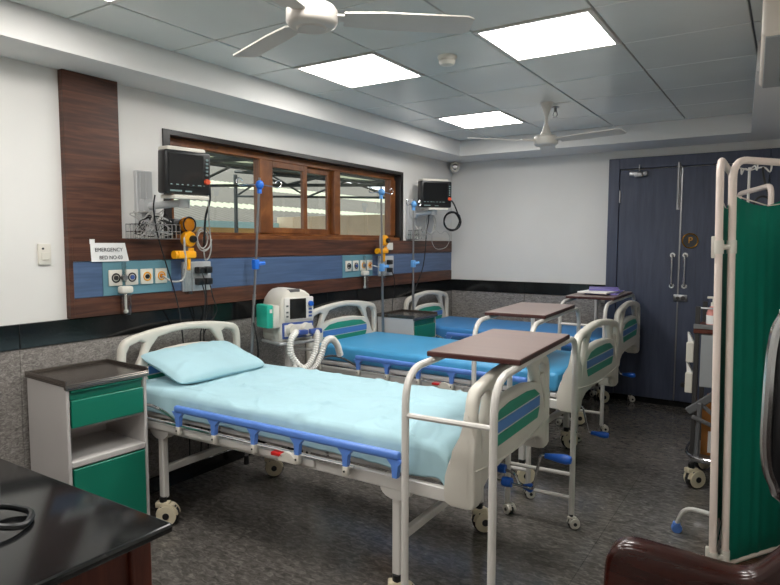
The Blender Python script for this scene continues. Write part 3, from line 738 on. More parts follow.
def flowmeter(y, label, h=1.0):
    t = thing('oxygen_flowmeter', label, 'flowmeter', (0.06, y, 1.30), 0, 'oxygen flowmeters with humidifier bottles')
    G().cyl((0.005, 0, 0.035), (0.005, 0, 0.15*h), 0.013, n=12).build('flow_tube', 'clear_plastic', t)
    G().cyl((-0.006, 0, 0.06), (0.02, 0, 0.06), 0.016, n=12).build('connector', 'steel', t)
    G().bx(-0.012, 0.04, -0.038, 0.038, -0.03, 0.012, 0.012, 2).build('bottle_cap', 'white_plastic', t)
    G().lathe([(0.0001, -0.155), (0.028, -0.155), (0.032, -0.145), (0.032, -0.04), (0.028, -0.03), (0.0001, -0.03)], 18, T((0.012, 0, 0))).build('humidifier_bottle', 'clear_plastic', t)
    G().cyl((0.012, 0, -0.14), (0.012, 0, -0.03), 0.007, n=8).sphere((0.012, 0, -0.135), 0.013).build('dip_tube', 'white_plastic', t)
    return t
flowmeter(2.172, 'clear oxygen flowmeter hanging below the paper sign')
flowmeter(4.58, 'clear oxygen flowmeter beside the far yellow suction unit')
def suction(y, label, big):
    t = thing('suction_regulator', label, 'suction unit', (0.06, y, 1.5), 0, 'yellow suction regulators')
    G().lathe([(0.0001, 0), (0.046, 0), (0.05, 0.01), (0.05, 0.035), (0.042, 0.045), (0.0001, 0.045)], 22, T((0.05, 0, 0.085)) @ RY(PI/2) @ RZ(0)).build('gauge', 'yellow_plastic', t)
    G().lathe([(0.0001, 0.043), (0.022, 0.043), (0.024, 0.058), (0.018, 0.07), (0.0001, 0.07)], 14, T((0.05, 0.01, 0.085)) @ RY(PI/2)).build('gauge_knob', 'black_plastic', t)
    G().cyl((0.06, 0, 0.0), (0.06, 0, 0.05), 0.012, n=10).build('neck', 'steel', t)
    g = G(); g.bx(0.02, 0.09, -0.085, 0.05, -0.035, 0.012, 0.012, 2); g.cyl((0.055, -0.10, -0.012), (0.055, -0.02, -0.012), 0.026, n=14); g.cyl((0.055, 0.02, 0.0), (0.055, 0.02, 0.03), 0.028, n=14)
    g.build('manifold', 'yellow_plastic', t)
    G().cyl((0.06, -0.0, -0.035), (0.06, -0.0, -0.11), 0.02, 0.016, n=12).build('trap_cap', 'yellow_plastic', t)
    G().lathe([(0.0001, -0.26), (0.024, -0.26), (0.026, -0.25), (0.026, -0.1), (0.0001, -0.1)], 16, T((0.06, 0, 0))).build('trap_bottle', 'clear_plastic', t)
    return t
suction(2.58, 'yellow suction regulator with black knob above the four black plugs', True)
suction(4.81, 'yellow suction regulator above the two black plugs', True)
t = thing('vacuum_gauge', 'round amber gauge in a black mount above the yellow suction regulator', 'gauge', (0.0, 2.565, 1.665))
G().bx(0.0, 0.10, -0.07, 0.05, -0.05, 0.045, 0.01).build('mount', 'black_plastic', t)
G().lathe([(0.0001, 0), (0.048, 0), (0.048, 0.03), (0.04, 0.036), (0.0001, 0.036)], 22, T((0.1, 0.02, 0.01)) @ RY(PI/2)).build('dial', 'amber', t)
G().tube([(0.14, 0.02+0.046*math.cos(a), 0.01+0.046*math.sin(a)) for a in [2*PI*k/20 for k in range(20)]], 0.005, 6, True).build('rim', 'black_plastic', t)
# hoses and cables on the headwall
def cable(name, pts, r, m, label, cat='cable', group=None, n=8):
    o = G().tube(spline(pts, n), r, 6).build(name, m, None, smooth=60)
    c = Vector(pts[0])
    return tag(o, label, cat, group)
cable('suction_hose', [(0.062, 2.435, 1.36), (0.11, 2.47, 1.325), (0.13, 2.53, 1.335), (0.14, 2.55, 1.42), (0.15, 2.535, 1.51), (0.16, 2.525, 1.58), (0.12, 2.56, 1.60)], 0.006, 'cable_grey', 'clear hose looping from the gas outlet up to the yellow regulator', 'hose')
cable('suction_hose', [(0.062, 4.69, 1.36), (0.11, 4.74, 1.34), (0.13, 4.79, 1.30), (0.15, 4.81, 1.28)], 0.006, 'cable_grey', 'clear hose from the far gas outlet to the suction trap', 'hose')
cable('suction_hose', [(0.13, 4.75, 1.48), (0.14, 4.725, 1.54), (0.13, 4.74, 1.62), (0.12, 4.78, 1.67)], 0.006, 'cable_grey', 'clear hose arching beside the far yellow regulator', 'hose')
def cord(sock, pts):
    o = G().tube(spline([tuple(Vector(p)-sock.location) for p in pts], 8), 0.004, 6).build('power_cord', 'cable_black', sock, smooth=60)
for k, (yy, zz) in enumerate(((2.708, 1.29), (2.71, 1.365), (2.77, 1.29))):
    cord(sock1, [(0.101, yy, zz), (0.12, yy+0.005, zz-0.08), (0.09, yy+0.02+0.02*k, 1.10), (0.055, yy+0.04-0.03*k, 0.95), (0.045, yy+0.05, 0.7), (0.045, yy+0.02, 0.4), (0.045, yy, 0.12)])
cord(sock2, [(0.101, 4.985, 1.30), (0.12, 5.0, 1.22), (0.09, 5.05, 1.1), (0.06, 5.06, 0.95), (0.045, 5.08, 0.6), (0.045, 5.08, 0.15)])
cable('monitor_cable', [(0.22, 2.28, 1.835), (0.19, 2.29, 1.75), (0.17, 2.33, 1.60), (0.16, 2.40, 1.40), (0.13, 2.48, 1.22), (0.08, 2.55, 1.05), (0.045, 2.6, 0.8), (0.045, 2.62, 0.4), (0.045, 2.62, 0.1)], 0.0045, 'cable_black', 'black cable hanging from the near patient monitor past the gas outlets')
cable('monitor_cable', [(0.30, 2.61, 1.90), (0.27, 2.635, 1.82), (0.2, 2.66, 1.72), (0.16, 2.68, 1.58), (0.13, 2.70, 1.52)], 0.007, 'cable_black', 'thick black cable at the right edge of the near monitor')
cable('sensor_cable', [(0.30, 2.60, 1.88), (0.27, 2.625, 1.80), (0.22, 2.67, 1.70), (0.16, 2.73, 1.6), (0.12, 2.77, 1.53), (0.11, 2.76, 1.47), (0.11, 2.73, 1.45), (0.12, 2.71, 1.50), (0.13, 2.70, 1.60)], 0.0045, 'cable_grey', 'pale grey sensor cable looping beside the near monitor')
a = [(0.16+0.015*math.sin(0.7*q), 2.66+0.05*math.cos(q)+0.004*q*0.3, 1.585+(0.05+0.0015*q)*math.sin(q)) for q in [2*PI*i/9 for i in range(28)]]
cable('sensor_lead', a, 0.004, 'cable_grey', 'pale grey sensor lead coiled beside the yellow regulator', 'cable', None, 3)
# paper sign
t = thing('paper_sign', 'white paper sign reading EMERGENCY BED taped to the headwall', 'sign', (0.042, 2.10, 1.455))
me = G(); NN = 14
for i in range(NN+1):
    u = i/NN; y = -0.112+0.232*u; sag = 0.003+0.003*math.sin(PI*u)
    yt = -0.116+0.212*u
    me.v += [(sag*0.3+0.002*u*u, yt, 0.105), (sag, y, 0.0)]
for i in range(NN): me.f.append((2*i, 2*i+1, 2*i+3, 2*i+2))
me.bx(0.0, 0.001, -0.118, -0.088, 0.10, 0.126)
me.build('sheet', 'paper', t)
tm = T((0.0085, -0.008, 0.066)) @ RZ(PI/2) @ RX(PI/2)
text_mesh('EMERGENCY', 0.030, tm).build('lettering', 'ink', t, smooth=0)
text_mesh('BED NO-03', 0.029, T((0.0085, 0.004, 0.022)) @ RZ(PI/2) @ RX(PI/2)).build('lettering', 'ink', t, smooth=0)
# light switch on the white wall
t = thing('call_switch', 'small white switch on the plain wall beside the wooden column', 'switch', (0.0, 1.752, 1.50))
G().bx(0, 0.012, -0.034, 0.034, -0.055, 0.055, 0.004, 2).build('plate', 'white_plastic', t)
G().bx(0.012, 0.017, -0.02, 0.02, -0.03, 0.01, 0.002, 1).build('rocker', 'white_plastic', t)
G().cyl((0.012, -0.01, 0.03), (0.0145, -0.01, 0.03), 0.006, n=10).build('indicator', 'black_plastic', t)
# ================================================================ PATIENT MONITORS
def monitor(loc, rz, tilt, label, rail, w=0.34, h=0.265):
    y0, y1, z0, z1 = rail; c = (y0+y1)/2
    root = thing('patient_monitor', label, 'monitor', (0, c, z0), 0, 'wall mounted patient monitors')
    L = Vector(loc)-Vector((0, c, z0))
    t = G().bx(-0.10, 0.0, -w/2, w/2, -h/2, h/2, 0.014, 3).build('housing', 'black_plastic', root)
    t.location = L; t.rotation_euler = (0, tilt, rz)
    g = G(); g.bx(-0.14, -0.02, -w/2+0.02, w/2-0.02, h/2-0.02, h/2+0.022, 0.014, 3); g.bx(-0.13, -0.1, -w/2+0.02, w/2-0.02, -h/2+0.02, h/2, 0.01); g.build('rear_cover', 'white_plastic', t)
    G().bx(0.0, 0.004, -w/2+0.022, w/2-0.05, -h/2+0.045, h/2-0.02, 0.001, 1).build('screen', 'screen_black', t)
    g = G()
    for k in range(7): g.bx(0.004, 0.005, -w/2+0.03+k*0.034, -w/2+0.03+k*0.034+random.uniform(0.01, 0.026), -h/2+0.052, -h/2+0.058)
    g.bx(0.0, 0.005, -w/2+0.03, -w/2+0.1, -h/2+0.014, -h/2+0.024); g.bx(0.0, 0.005, -0.02, 0.02, -h/2+0.014, -h/2+0.022)
    o = g.build('screen_text', 'screen_print', t); o['kind'] = 'stuff'
    for k in range(5): G().bx(0.0, 0.006, w/2-0.034, w/2-0.018, -0.012+k*0.022, 0.0+k*0.022, 0.002, 1).build('button', 'screen_print', t)
    G().lathe([(0.0001, 0.022), (0.014, 0.022), (0.017, 0.0)], 16, T((0.0, w/2-0.026, -0.045)) @ RY(PI/2)).build('knob', 'orange_red', t)
    G().bx(0.0, 0.03, y0-c, y1-c, 0, z1-z0, 0.004, 1).build('wall_rail', 'steel_light', root)
    for q in (-0.02, 0.02): G().bx(0.03, 0.036, q-0.012, q+0.012, 0.005, z1-z0-0.005).build('rail_lip', 'steel_light', root)
    tip = L+Vector((-0.06*math.cos(rz), -0.06*math.sin(rz), -h/2-0.045)); zz = tip.z
    G().bx(0.025, 0.075, -0.045, 0.045, zz-0.06, zz+0.02, 0.01).build('carriage', 'steel_light', root)
    G().tube([(0.06, 0, zz-0.02), tuple(tip)], 0.022, 10).cyl((tip.x, tip.y, tip.z-0.03), (tip.x, tip.y, tip.z+0.02), 0.032).build('arm', 'steel_light', root)
    tr_ = G().bx(-0.1, 0.08, -0.10, 0.12, 0.02, 0.042, 0.004, 1).build('tray', 'white_plastic', root); tr_.location = tip; tr_.rotation_euler = (0, tilt, rz)
    return root
monitor((0.33, 2.43, 1.968), -0.2, 0.06, 'black patient monitor with an orange knob on a wall arm by the wooden column', (2.295, 2.405, 1.66, 1.99), 0.285, 0.25)
monitor((0.27, 5.56, 2.055), -0.62, 0.03, 'black patient monitor on a wall arm by the room corner with a coiled black cable', (5.40, 5.58, 1.60, 2.0))
def basket(loc, w, d, h, label):
    t = thing('wire_basket', label, 'basket', loc, 0, 'wire baskets below the monitors')
    g = G()
    for z in (0, h*0.5, h): g.tube([(0, -w/2, z), (d, -w/2, z), (d, w/2, z), (0, w/2, z)], 0.003, 5, True)
    n = int(w/0.028)
    for k in range(n+1):
        y = -w/2+w*k/n; g.tube([(d, y, h), (d, y, 0), (0, y, 0), (0, y, h)], 0.0022, 4)
    for k in range(5):
        x = d*k/4
        for y in (-w/2, w/2): g.tube([(x, y, 0), (x, y, h)], 0.0022, 4)
    g.build('wire_frame', 'chrome', t)
    return t
basket((0.04, 2.345, 1.585), 0.27, 0.14, 0.085, 'chrome wire basket of tangled leads under the near monitor')
basket((0.04, 5.47, 1.60), 0.17, 0.12, 0.09, 'small chrome wire basket of leads under the corner monitor')
rg = random.Random(3)
def tangle(n, c, spread, h, r, m, label):
    g = G()
    for k in range(n):
        cy_ = c[1]+rg.uniform(-0.6, 0.6)*spread; pts = []
        for q in range(8): pts.append((c[0]+rg.uniform(-0.05, 0.06), cy_+rg.uniform(-0.7, 0.7)*spread, c[2]+rg.uniform(0.0, h)*(1 if 0 < q < 7 else 0.3)))
        g.tube(spline(pts, 8), r, 5)
    o = g.build('tangled_leads', m, None, smooth=60); o['kind'] = 'stuff'
    return tag(o, label, 'cables')
tangle(8, (0.11, 2.345, 1.60), 0.11, 0.15, 0.0035, 'cable_grey', 'heap of tangled grey leads in the basket under the near monitor')
tangle(3, (0.11, 2.345, 1.60), 0.11, 0.14, 0.0035, 'cable_black', 'few black leads among the grey tangle under the near monitor')
tangle(5, (0.1, 5.47, 1.61), 0.08, 0.13, 0.004, 'cable_grey', 'tangled grey leads in the basket under the corner monitor')
# coils below the corner monitor
def coil(c, rw, rh, turns, n=11):
    return [(c[0]+0.84*(rw*math.cos(a)+0.006*math.sin(2.3*a))+0.01*math.sin(1.3*a), c[1]+0.54*rw*math.cos(a)-0.01*math.sin(1.3*a), c[2]+rh*math.sin(a)+0.007*math.cos(1.7*a)) for a in [2*PI*i/n for i in range(int(turns*n)+1)]]
cable('coiled_cable', [(0.26, 5.75, 2.02), (0.29, 5.86, 2.0), (0.28, 5.98, 1.92)] + coil((0.19, 6.06, 1.80), 0.088, 0.098, 4), 0.008, 'cable_black', 'thick black cable hung in a coil below the corner monitor', 'cable', None, 3)
cable('coiled_cable', [(0.2, 5.6, 1.9)] + coil((0.16, 5.63, 1.755), 0.05, 0.1, 3), 0.005, 'cable_grey', 'pale grey cable hung in a narrow coil below the corner monitor', 'cable', None, 3)
cable('sensor_lead', [(0.19, 5.7, 1.7), (0.18, 5.82, 1.66), (0.18, 5.93, 1.69), (0.18, 6.03, 1.62), (0.15, 6.0, 1.52), (0.12, 5.85, 1.5), (0.12, 5.75, 1.56), (0.13, 5.72, 1.64)], 0.003, 'cable_grey', 'thin grey lead sagging in a loop below the corner monitor')
cable('sensor_lead', [(0.16, 5.60, 1.93), (0.15, 5.61, 1.8), (0.13, 5.6, 1.66), (0.12, 5.6, 1.5), (0.1, 5.58, 1.3), (0.07, 5.5, 1.12), (0.05, 5.4, 0.95), (0.05, 5.3, 0.5), (0.05, 5.28, 0.1)], 0.005, 'cable_black', 'black lead dropping from the corner monitor down the wall')
# ================================================================ IV STANDS
def iv_stand(x, y, top, label, clip, lean=0.0, hooks=0.13, clipz=1.40, base=True, dirv=(0.3, 0.95)):
    t = thing('iv_stand', label, 'iv stand', (x, y, 0), 0, 'drip stands beside the beds')
    px = lambda z: (0, lean*z/1.9, z)
    G().cyl((0, 0, 0.05), px(1.2), 0.0125, n=10).cyl(px(1.18), px(top), 0.009, n=10).build('pole', 'steel', t)
    dx, dy = dirv
    for s in (-1, 1):
        ex, ey = s*dx*hooks, s*dy*hooks
        o = px(top-0.05)
        G().tube(spline([(0, o[1], o[2]), (ex*0.6, o[1]+ey*0.6, o[2]-0.004), (ex, o[1]+ey, o[2]-0.012), (ex*1.18, o[1]+ey*1.18, o[2]+0.012), (ex*1.05, o[1]+ey*1.05, o[2]+0.04), (ex*0.85, o[1]+ey*0.85, o[2]+0.02)], 4), 0.004, 6).build('hook', 'chrome', t)
    o = px(top-0.05)
    G().sphere((0.004, o[1], o[2]), 0.03, 12, 8, 1, 1, 1.1).cyl((0, o[1], o[2]-0.06), (0, o[1], o[2]), 0.017, n=10).build('hook_clamp', clip, t)
    o = px(clipz)
    G().bx(-0.02, 0.02, o[1]-0.022, o[1]+0.022, clipz-0.035, clipz+0.035, 0.008, 2).cyl((0.0, o[1], clipz), (0.03, o[1]+0.06, clipz+0.01), 0.014, n=10).build('height_clamp', clip, t)
    G().cyl((0, 0, 0.0), (0, 0, 0.06), 0.02, 0.0165, n=12).build('foot', 'black_rubber', t)
    return t
iv_stand(0.125, 3.045, 2.02, 'steel drip stand with dark blue clamps between the sheeted bed and the ventilator', 'blue_clip', 0.16, 0.15, 1.41)
iv_stand(0.17, 4.749, 2.07, 'steel drip stand with pale blue clamps beside the two-plug socket box', 'lightblue_clip', -0.05, 0.12, 1.34)
iv_stand(0.195, 5.229, 1.99, 'steel drip stand with pale blue clamps behind the far bedside locker', 'lightblue_clip', 0.0, 0.08, 1.36)
lb = G().bx(0.0, 0.03, -0.055, 0.055, -0.035, 0.035, 0.004, 1).build('label_box', 'white_plastic', None); tag(lb, 'small white box beside the far yellow suction regulator', 'box', None, (0.042, 5.0, 1.53))
# ================================================================ VENTILATOR
v = thing('ventilator', 'white ventilator with dark screen and corrugated hoses on a stand', 'ventilator', (0.27, 3.355, 0), -0.30); v.scale = (1.0, 0.88, 0.99)
def vbody():
    prof = [(-0.17, 0.885), (-0.16, 0.872), (0.15, 0.872), (0.16, 0.885), (0.163, 1.0), (0.16, 1.16), (0.148, 1.205), (0.10, 1.232), (0.05, 1.245), (-0.01, 1.248), (-0.07, 1.24), (-0.11, 1.218), (-0.15, 1.175), (-0.17, 1.12), (-0.175, 1.0)]
    g = G(); bm = bmesh.new()
    vs = [[bm.verts.new((x, y*0.9, z)) for y, z in prof] for x in (-0.17, 0.09)]
    bm.faces.new(vs[0]); bm.faces.new(list(reversed(vs[1]))); n = len(prof)
    for i in range(n): bm.faces.new((vs[0][i], vs[1][i], vs[1][(i+1) % n], vs[0][(i+1) % n]))
    ed = set(e for f in bm.faces if len(f.verts) == n for e in f.edges)
    bmesh.ops.bevel(bm, geom=list(ed), offset=0.022, segments=3, profile=0.5, affect='EDGES')
    return g.bm(bm)
vb = vbody().build('body', 'white_plastic', v)
G().bx(0.085, 0.105, -0.12, 0.155, 1.025, 1.19, 0.012, 2).build('front_panel', 'white_paint', v)
vs_ = G().bx(0.104, 0.108, -0.072, 0.08, 1.035, 1.18, 0.002, 1).build('screen', 'screen_black', v)
G().bx(0.04, 0.09, -0.06, 0.04, 1.218, 1.247, 0.01).build('handle_recess', 'device_grey', v)
G().lathe([(0.0001, 0.025), (0.018, 0.025), (0.02, 0.0)], 16, T((0.104, 0.12, 1.14)) @ RY(PI/2)).build('knob', 'crank_blue', v)
g = G()
for z in (1.05, 1.075, 1.10): g.bx(0.104, 0.107, 0.105, 0.135, z-0.007, z+0.007)
g.build('button', 'print_blue', v)
g = G()
for z in (1.055, 1.085, 1.13): g.bx(0.104, 0.107, -0.105, -0.085, z-0.006, z+0.006)
g.build('button', 'device_grey', v)
G().bx(0.085, 0.1, -0.135, 0.155, 0.895, 1.01, 0.01, 2).build('lower_panel', 'print_blue', v, 'blue edged lower connection panel')
G().bx(0.095, 0.103, -0.12, 0.14, 0.91, 0.995, 0.01, 2).build('lower_face', 'white_paint', v)
for y in (-0.06, 0.075):
    G().cyl((0.09, y, 0.955), (0.15, y, 0.955), 0.05, 0.045, n=18).build('port', 'white_plastic', v)
    G().bx(0.14, 0.185, y-0.035+0.03, y+0.075+0.03, 0.925, 0.96, 0.008, 2).build('connector', 'print_blue', v)
# teal module at the side
tm_ = G().bx(-0.06, 0.10, -0.275, -0.215, 0.98, 1.145, 0.012, 2).build('side_module', 'teal_device', v, 'teal humidifier module')
G().bx(-0.05, 0.11, -0.22, -0.165, 0.98, 1.14, 0.012, 2).build('module_cover', 'white_plastic', v)
G().bx(0.1, 0.104, -0.25, -0.23, 1.09, 1.115).build('module_label', 'white_paint', v)
def chose(pts, r):
    P = spline(pts, 26); rad = [r*(1.0 + (0.10 if i % 4 < 2 else -0.07)) for i in range(len(P))]
    return G().tube(P, r, 10, radii=rad)
chose([(0.16, -0.05, 0.95), (0.19, -0.12, 0.90), (0.20, -0.13, 0.80), (0.22, -0.05, 0.70), (0.23, 0.05, 0.69), (0.23, 0.12, 0.76), (0.23, 0.17, 0.86), (0.22, 0.24, 0.88), (0.20, 0.31, 0.83), (0.19, 0.35, 0.745)], 0.025).build('hose', 'hose_white', v)
chose([(0.17, 0.13, 0.94), (0.20, 0.12, 0.90), (0.22, 0.08, 0.80), (0.23, 0.01, 0.715), (0.23, -0.08, 0.68), (0.21, -0.12, 0.72)], 0.023).build('hose', 'hose_white', v)
G().bx(-0.16, 0.11, -0.17, 0.17, 0.85, 0.872, 0.006, 1).build('tray', 'steel_light', v)
G().cyl((-0.03, 0, 0.12), (-0.03, 0, 0.855), 0.028, n=14).build('column', 'white_paint', v)
G().tube(fillet([(-0.03, 0.02, 0.8), (0.14, 0.14, 0.8), (0.14, 0.14, 0.3), (-0.03, 0.02, 0.3)], 0.03), 0.012, 8).build('hose_bracket', 'white_paint', v)
for k in range(4):
    a = PI/4+k*PI/2; cx_, cy_ = -0.03+0.14*math.cos(a), 0.14*math.sin(a)
    G().bx(0, 0.15, -0.018, 0.018, 0.095, 0.125, 0.005, 1, T((-0.03, 0, 0)) @ RZ(a)).build('base_leg', 'white_paint', v)
    caster(v, (cx_+0.013, cy_, 0.0), a, False)
    G().cyl((cx_, cy_, 0.07), (cx_, cy_, 0.1), 0.01, n=8).build('caster_post', 'steel', v)
cable('black_tubing', [(0.14, 3.12, 1.0), (0.17, 3.11, 0.93), (0.18, 3.12, 0.8), (0.14, 3.14, 0.6), (0.1, 3.2, 0.35), (0.08, 3.25, 0.1)], 0.006, 'cable_black', 'black tube hanging beside the teal ventilator module', 'tube')
# ================================================================ FOLDING SCREEN
fs = thing('folding_screen', 'green cloth folding screen in a cream tube frame', 'screen', (3.056, 3.18, 0)); fs.rotation_euler = (0, -0.022, 0)
def panel(p0, p1, zt, first):
    a = Vector((p0[0], p0[1], 0)); b2 = Vector((p1[0], p1[1], 0))
    P_ = lambda u, z: a.lerp(b2, u)+Vector((0, 0, z))
    fr = G().tube(fillet([P_(0, 0.03), P_(0, zt), P_(1, zt), P_(1, 0.03)], 0.09, 8), 0.0165, 12).tube([P_(0, 0.05), P_(1, 0.05)], 0.010, 8).tube([P_(0.0, zt-0.16), P_(0.5, zt-0.205), P_(1, zt-0.18)], 0.003, 6)
    fo = fr.build('panel_frame', 'tube_cream', fs)
    L = (b2-a).length; nrm = (b2-a).normalized().cross(Vector((0, 0, 1)))
    g = G(); NX, NZ = 90, 12
    for i in range(NX+1):
        u = 0.03+0.94*i/NX
        for j in range(NZ+1):
            w = j/NZ; z = 0.035+(zt-0.155-0.05*math.sin(PI*min(1, u*1.2))-0.035)*w
            off = 0.003*math.sin(u*L/0.035*2*PI*0.5)*(0.6+0.4*math.sin(u*17))*(0.5+0.5*(1-w*0.4))
            g.v.append(tuple(P_(u, z)+nrm*off))
    for i in range(NX):
        for j in range(NZ): g.f.append((i*(NZ+1)+j, (i+1)*(NZ+1)+j, (i+1)*(NZ+1)+j+1, i*(NZ+1)+j+1))
    c = g.build('cloth', 'curtain_green', fs, 'pleated green cloth', smooth=80)
    c.modifiers.new('thick', 'SOLIDIFY').thickness = 0.002
    return fo
panel((0.0, 0.0), (-0.005, 0.72), 1.945, True)
panel((0.048, 0.05), (0.31, 0.45), 1.945, False)
for z in (1.55, 0.09):
    G().cyl((0.0, 0.0, z-0.03), (0.0, 0.0, z+0.03), 0.021).cyl((0.048, 0.05, z-0.03), (0.048, 0.05, z+0.03), 0.021).tube([(0, 0, z), (0.048, 0.05, z)], 0.012, 8).bx(-0.03, -0.012, -0.012, 0.012, z-0.05, z+0.05, 0.004).build('hinge', 'white_plastic', fs)
for (x, y, L, dy) in ((0.0, 0.0, 0.21, 0.40), (-0.005, 0.72, 0.04, 0.16), (0.31, 0.45, 0.05, 0.15)):
    ft = G().tube(fillet([(x, y+0.0, 0.135), (x, y+dy*0.8, 0.17), (x-L*0.8, y+dy*0.9, 0.17), (x-L, y+dy, 0.05)], 0.07, 6), 0.012, 8).build('foot', 'white_paint', fs)
    G().lathe([(0.0001, -0.012), (0.026, -0.012), (0.028, 0), (0.026, 0.012), (0.0001, 0.012)], 16, T((x-L, y+dy, 0.028)) @ RX(PI/2) @ RY(0.4)).bx(x-L-0.02, x-L+0.018, y+dy-0.015, y+dy+0.015, 0.04, 0.062, 0.006).build('wheel', 'rail_blue', ft)
# ================================================================ EMERGENCY TROLLEY
tr = thing('emergency_trolley', 'steel emergency trolley half hidden behind the green folding screen', 'trolley', (2.925, 4.48, 0))
G().bx(-0.11, 0.36, -0.18, 0.26, 0.17, 0.20, 0.004, 1).build('base_shelf', 'steel', tr)
G().tube(fillet([(0.3, -0.22, 0.21), (-0.12, -0.22, 0.21), (-0.15, -0.02, 0.21), (-0.13, 0.28, 0.21), (0.3, 0.28, 0.21)], 0.1, 6), 0.011, 8).build('bumper_rail', 'chrome', tr)
for x, y in ((-0.10, -0.16), (-0.10, 0.24), (0.34, -0.16), (0.34, 0.24)):
    G().bx(x-0.014, x+0.014, y-0.014, y+0.014, 0.2, 1.17, 0.003, 1).build('post', 'dark_post', tr)
    caster(tr, (x+0.02, y, 0), 0.8)
    G().cyl((x, y, 0.13), (x, y, 0.175), 0.012, n=8).build('caster_post', 'steel', tr)
G().bx(-0.12, 0.36, -0.18, 0.26, 1.0, 1.03, 0.004, 1).build('top_shelf', 'desk_wood', tr)
G().bx(-0.12, 0.36, -0.185, -0.178, 1.03, 1.06, 0.002, 1).tube([(-0.10, -0.16, 1.16), (0.34, -0.16, 1.16)], 0.007, 6).build('shelf_rail', 'steel', tr)
mat('device_light', (150, 152, 154), 0.4, var=0.04, vscale=4)
G().bx(-0.075, 0.36, -0.172, 0.25, 0.66, 0.995, 0.004, 1).build('drawer_unit', 'device_light', tr)
g = G(); g.tube(fillet([(0.06, 0.36, 1.02), (0.06, 0.36, 1.90), (0.265, -0.28, 1.90), (0.265, -0.28, 1.02)], 0.07, 7), 0.016, 10); g.tube([(0.06, 0.36, 1.02), (0.265, -0.28, 1.02)], 0.01, 6)
g.build('push_frame', 'tube_cream', tr)
g = G(); g.cyl((0.13, 0.12, 1.03), (0.13, 0.12, 2.05), 0.008, n=8)
for an in (0.4, 2.0, 3.5, 5.1):
    dx, dy = math.cos(an), math.sin(an)
    g.tube(spline([(0.13, 0.12, 2.03), (0.13+0.08*dx, 0.12+0.08*dy, 2.05), (0.13+0.12*dx, 0.12+0.12*dy, 2.02), (0.13+0.13*dx, 0.12+0.13*dy, 2.06)], 4), 0.005, 6)
g.build('drip_pole', 'white_paint', tr)
hs = thing('hand_sanitizer', 'pink hand sanitizer pump bottle on the trolley shelf', 'bottle', (2.905, 4.36, 1.031))
G().lathe([(0.0001, 0), (0.034, 0), (0.036, 0.01), (0.036, 0.10), (0.02, 0.135), (0.014, 0.14), (0.0001, 0.14)], 18).build('bottle', 'sanitizer_pink', hs)
G().lathe([(0.0365, 0.03), (0.0368, 0.03), (0.0368, 0.085), (0.0365, 0.085)], 18).build('wrap_label', 'paper', hs)
G().cyl((0, 0, 0.14), (0, 0, 0.165), 0.014, n=12).cyl((0, 0, 0.165), (0, 0, 0.19), 0.005, n=8).bx(-0.035, 0.012, -0.009, 0.009, 0.188, 0.202, 0.004).build('pump', 'white_plastic', hs)
for k, z in enumerate((0.80, 0.60)):
    gb = thing('glove_box', ['white dispenser box on the trolley side below the sanitizer', 'white dispenser box on the trolley side above the carton'][k], 'box', (2.80, 4.42, z), 0, 'white dispenser boxes on the trolley side')
    G().bx(-0.04, 0.005, -0.055, 0.055, 0, 0.13, 0.004, 1).build('carton', 'white_plastic', gb)
    G().prism([(-0.035, 0.13), (-0.005, 0.13), (-0.015, 0.155), (-0.03, 0.185), (-0.04, 0.19)], 'y', -0.02, 0.025).build('protruding_glove', 'paper', gb)
ct = thing('cardboard_carton', 'brown cardboard carton on the lower trolley shelf', 'box', (3.045, 4.55, 0.201))
G().bx(-0.18, 0.18, -0.16, 0.14, 0, 0.34, 0.003, 1).build('carton_body', 'cardboard', ct)
G().bx(-0.14, 0.1, -0.1615, -0.16, 0.02, 0.16).build('carton_label', 'paper', ct)
ud = thing('folded_stand', 'folded grey metal frame leaning on the carton', 'frame', (2.85, 4.37, 0.201))
for (p, q, w) in (((-0.06, -0.06, 0.29), (0.14, -0.07, 0.46), 0.024), ((-0.03, -0.09, 0.27), (0.16, -0.10, 0.20), 0.012), ((0.0, -0.075, 0.0), (0.012, -0.075, 0.36), 0.014), ((0.0, -0.06, 0.36), (0.15, -0.06, 0.24), 0.012)):
    p, q = Vector(p), Vector(q); d = q-p; an = math.atan2(d.z, d.x)
    G().bx(0, d.length, -0.012, 0.012, -w, w, 0.006, 1, T(p) @ RY(-an)).build('bar', 'device_grey', ud)
# coil on the trolley pole
loop = [(3.14+0.045*math.cos(a), 4.46+0.01*math.sin(2*a), 1.80+0.055*math.sin(a)) for a in [2*PI*i/10 for i in range(22)]]
cable('coiled_tube', [(3.13, 4.57, 2.04), (3.14, 4.50, 1.97)] + loop, 0.007, 'cable_black', 'black tubing coiled on the trolley drip pole', 'tube', None, 3)
# ================================================================ FOREGROUND
dk = thing('desk', 'wooden desk with a polished black granite top', 'desk', (1.1, 0.55, 0))
G().bx(-0.70, 0.72, -0.75, 0.575, 0.722, 0.75, 0.008, 3).build('desk_top', 'black_granite', dk)
G().bx(-0.66, 0.655, -0.70, -0.66, 0.06, 0.72).bx(-0.66, -0.62, -0.66, 0.52, 0.06, 0.72).build('modesty_panel', 'desk_wood', dk)
G().bx(0.615, 0.655, -0.66, 0.47, 0.06, 0.722, 0.003, 1).build('side_panel', 'desk_wood', dk)
G().bx(0.60, 0.672, 0.47, 0.535, 0.0, 0.722, 0.004, 1).build('corner_post', 'desk_wood', dk)
G().bx(-0.66, -0.60, 0.47, 0.535, 0.0, 0.722, 0.004, 1).build('corner_post', 'desk_wood', dk)
G().bx(-0.60, 0.60, 0.48, 0.52, 0.06, 0.722, 0.003, 1).build('front_panel', 'desk_wood', dk)
G().bx(-0.62, 0.66, -0.66, 0.5, 0.0, 0.06).build('plinth', 'black_plastic', dk)
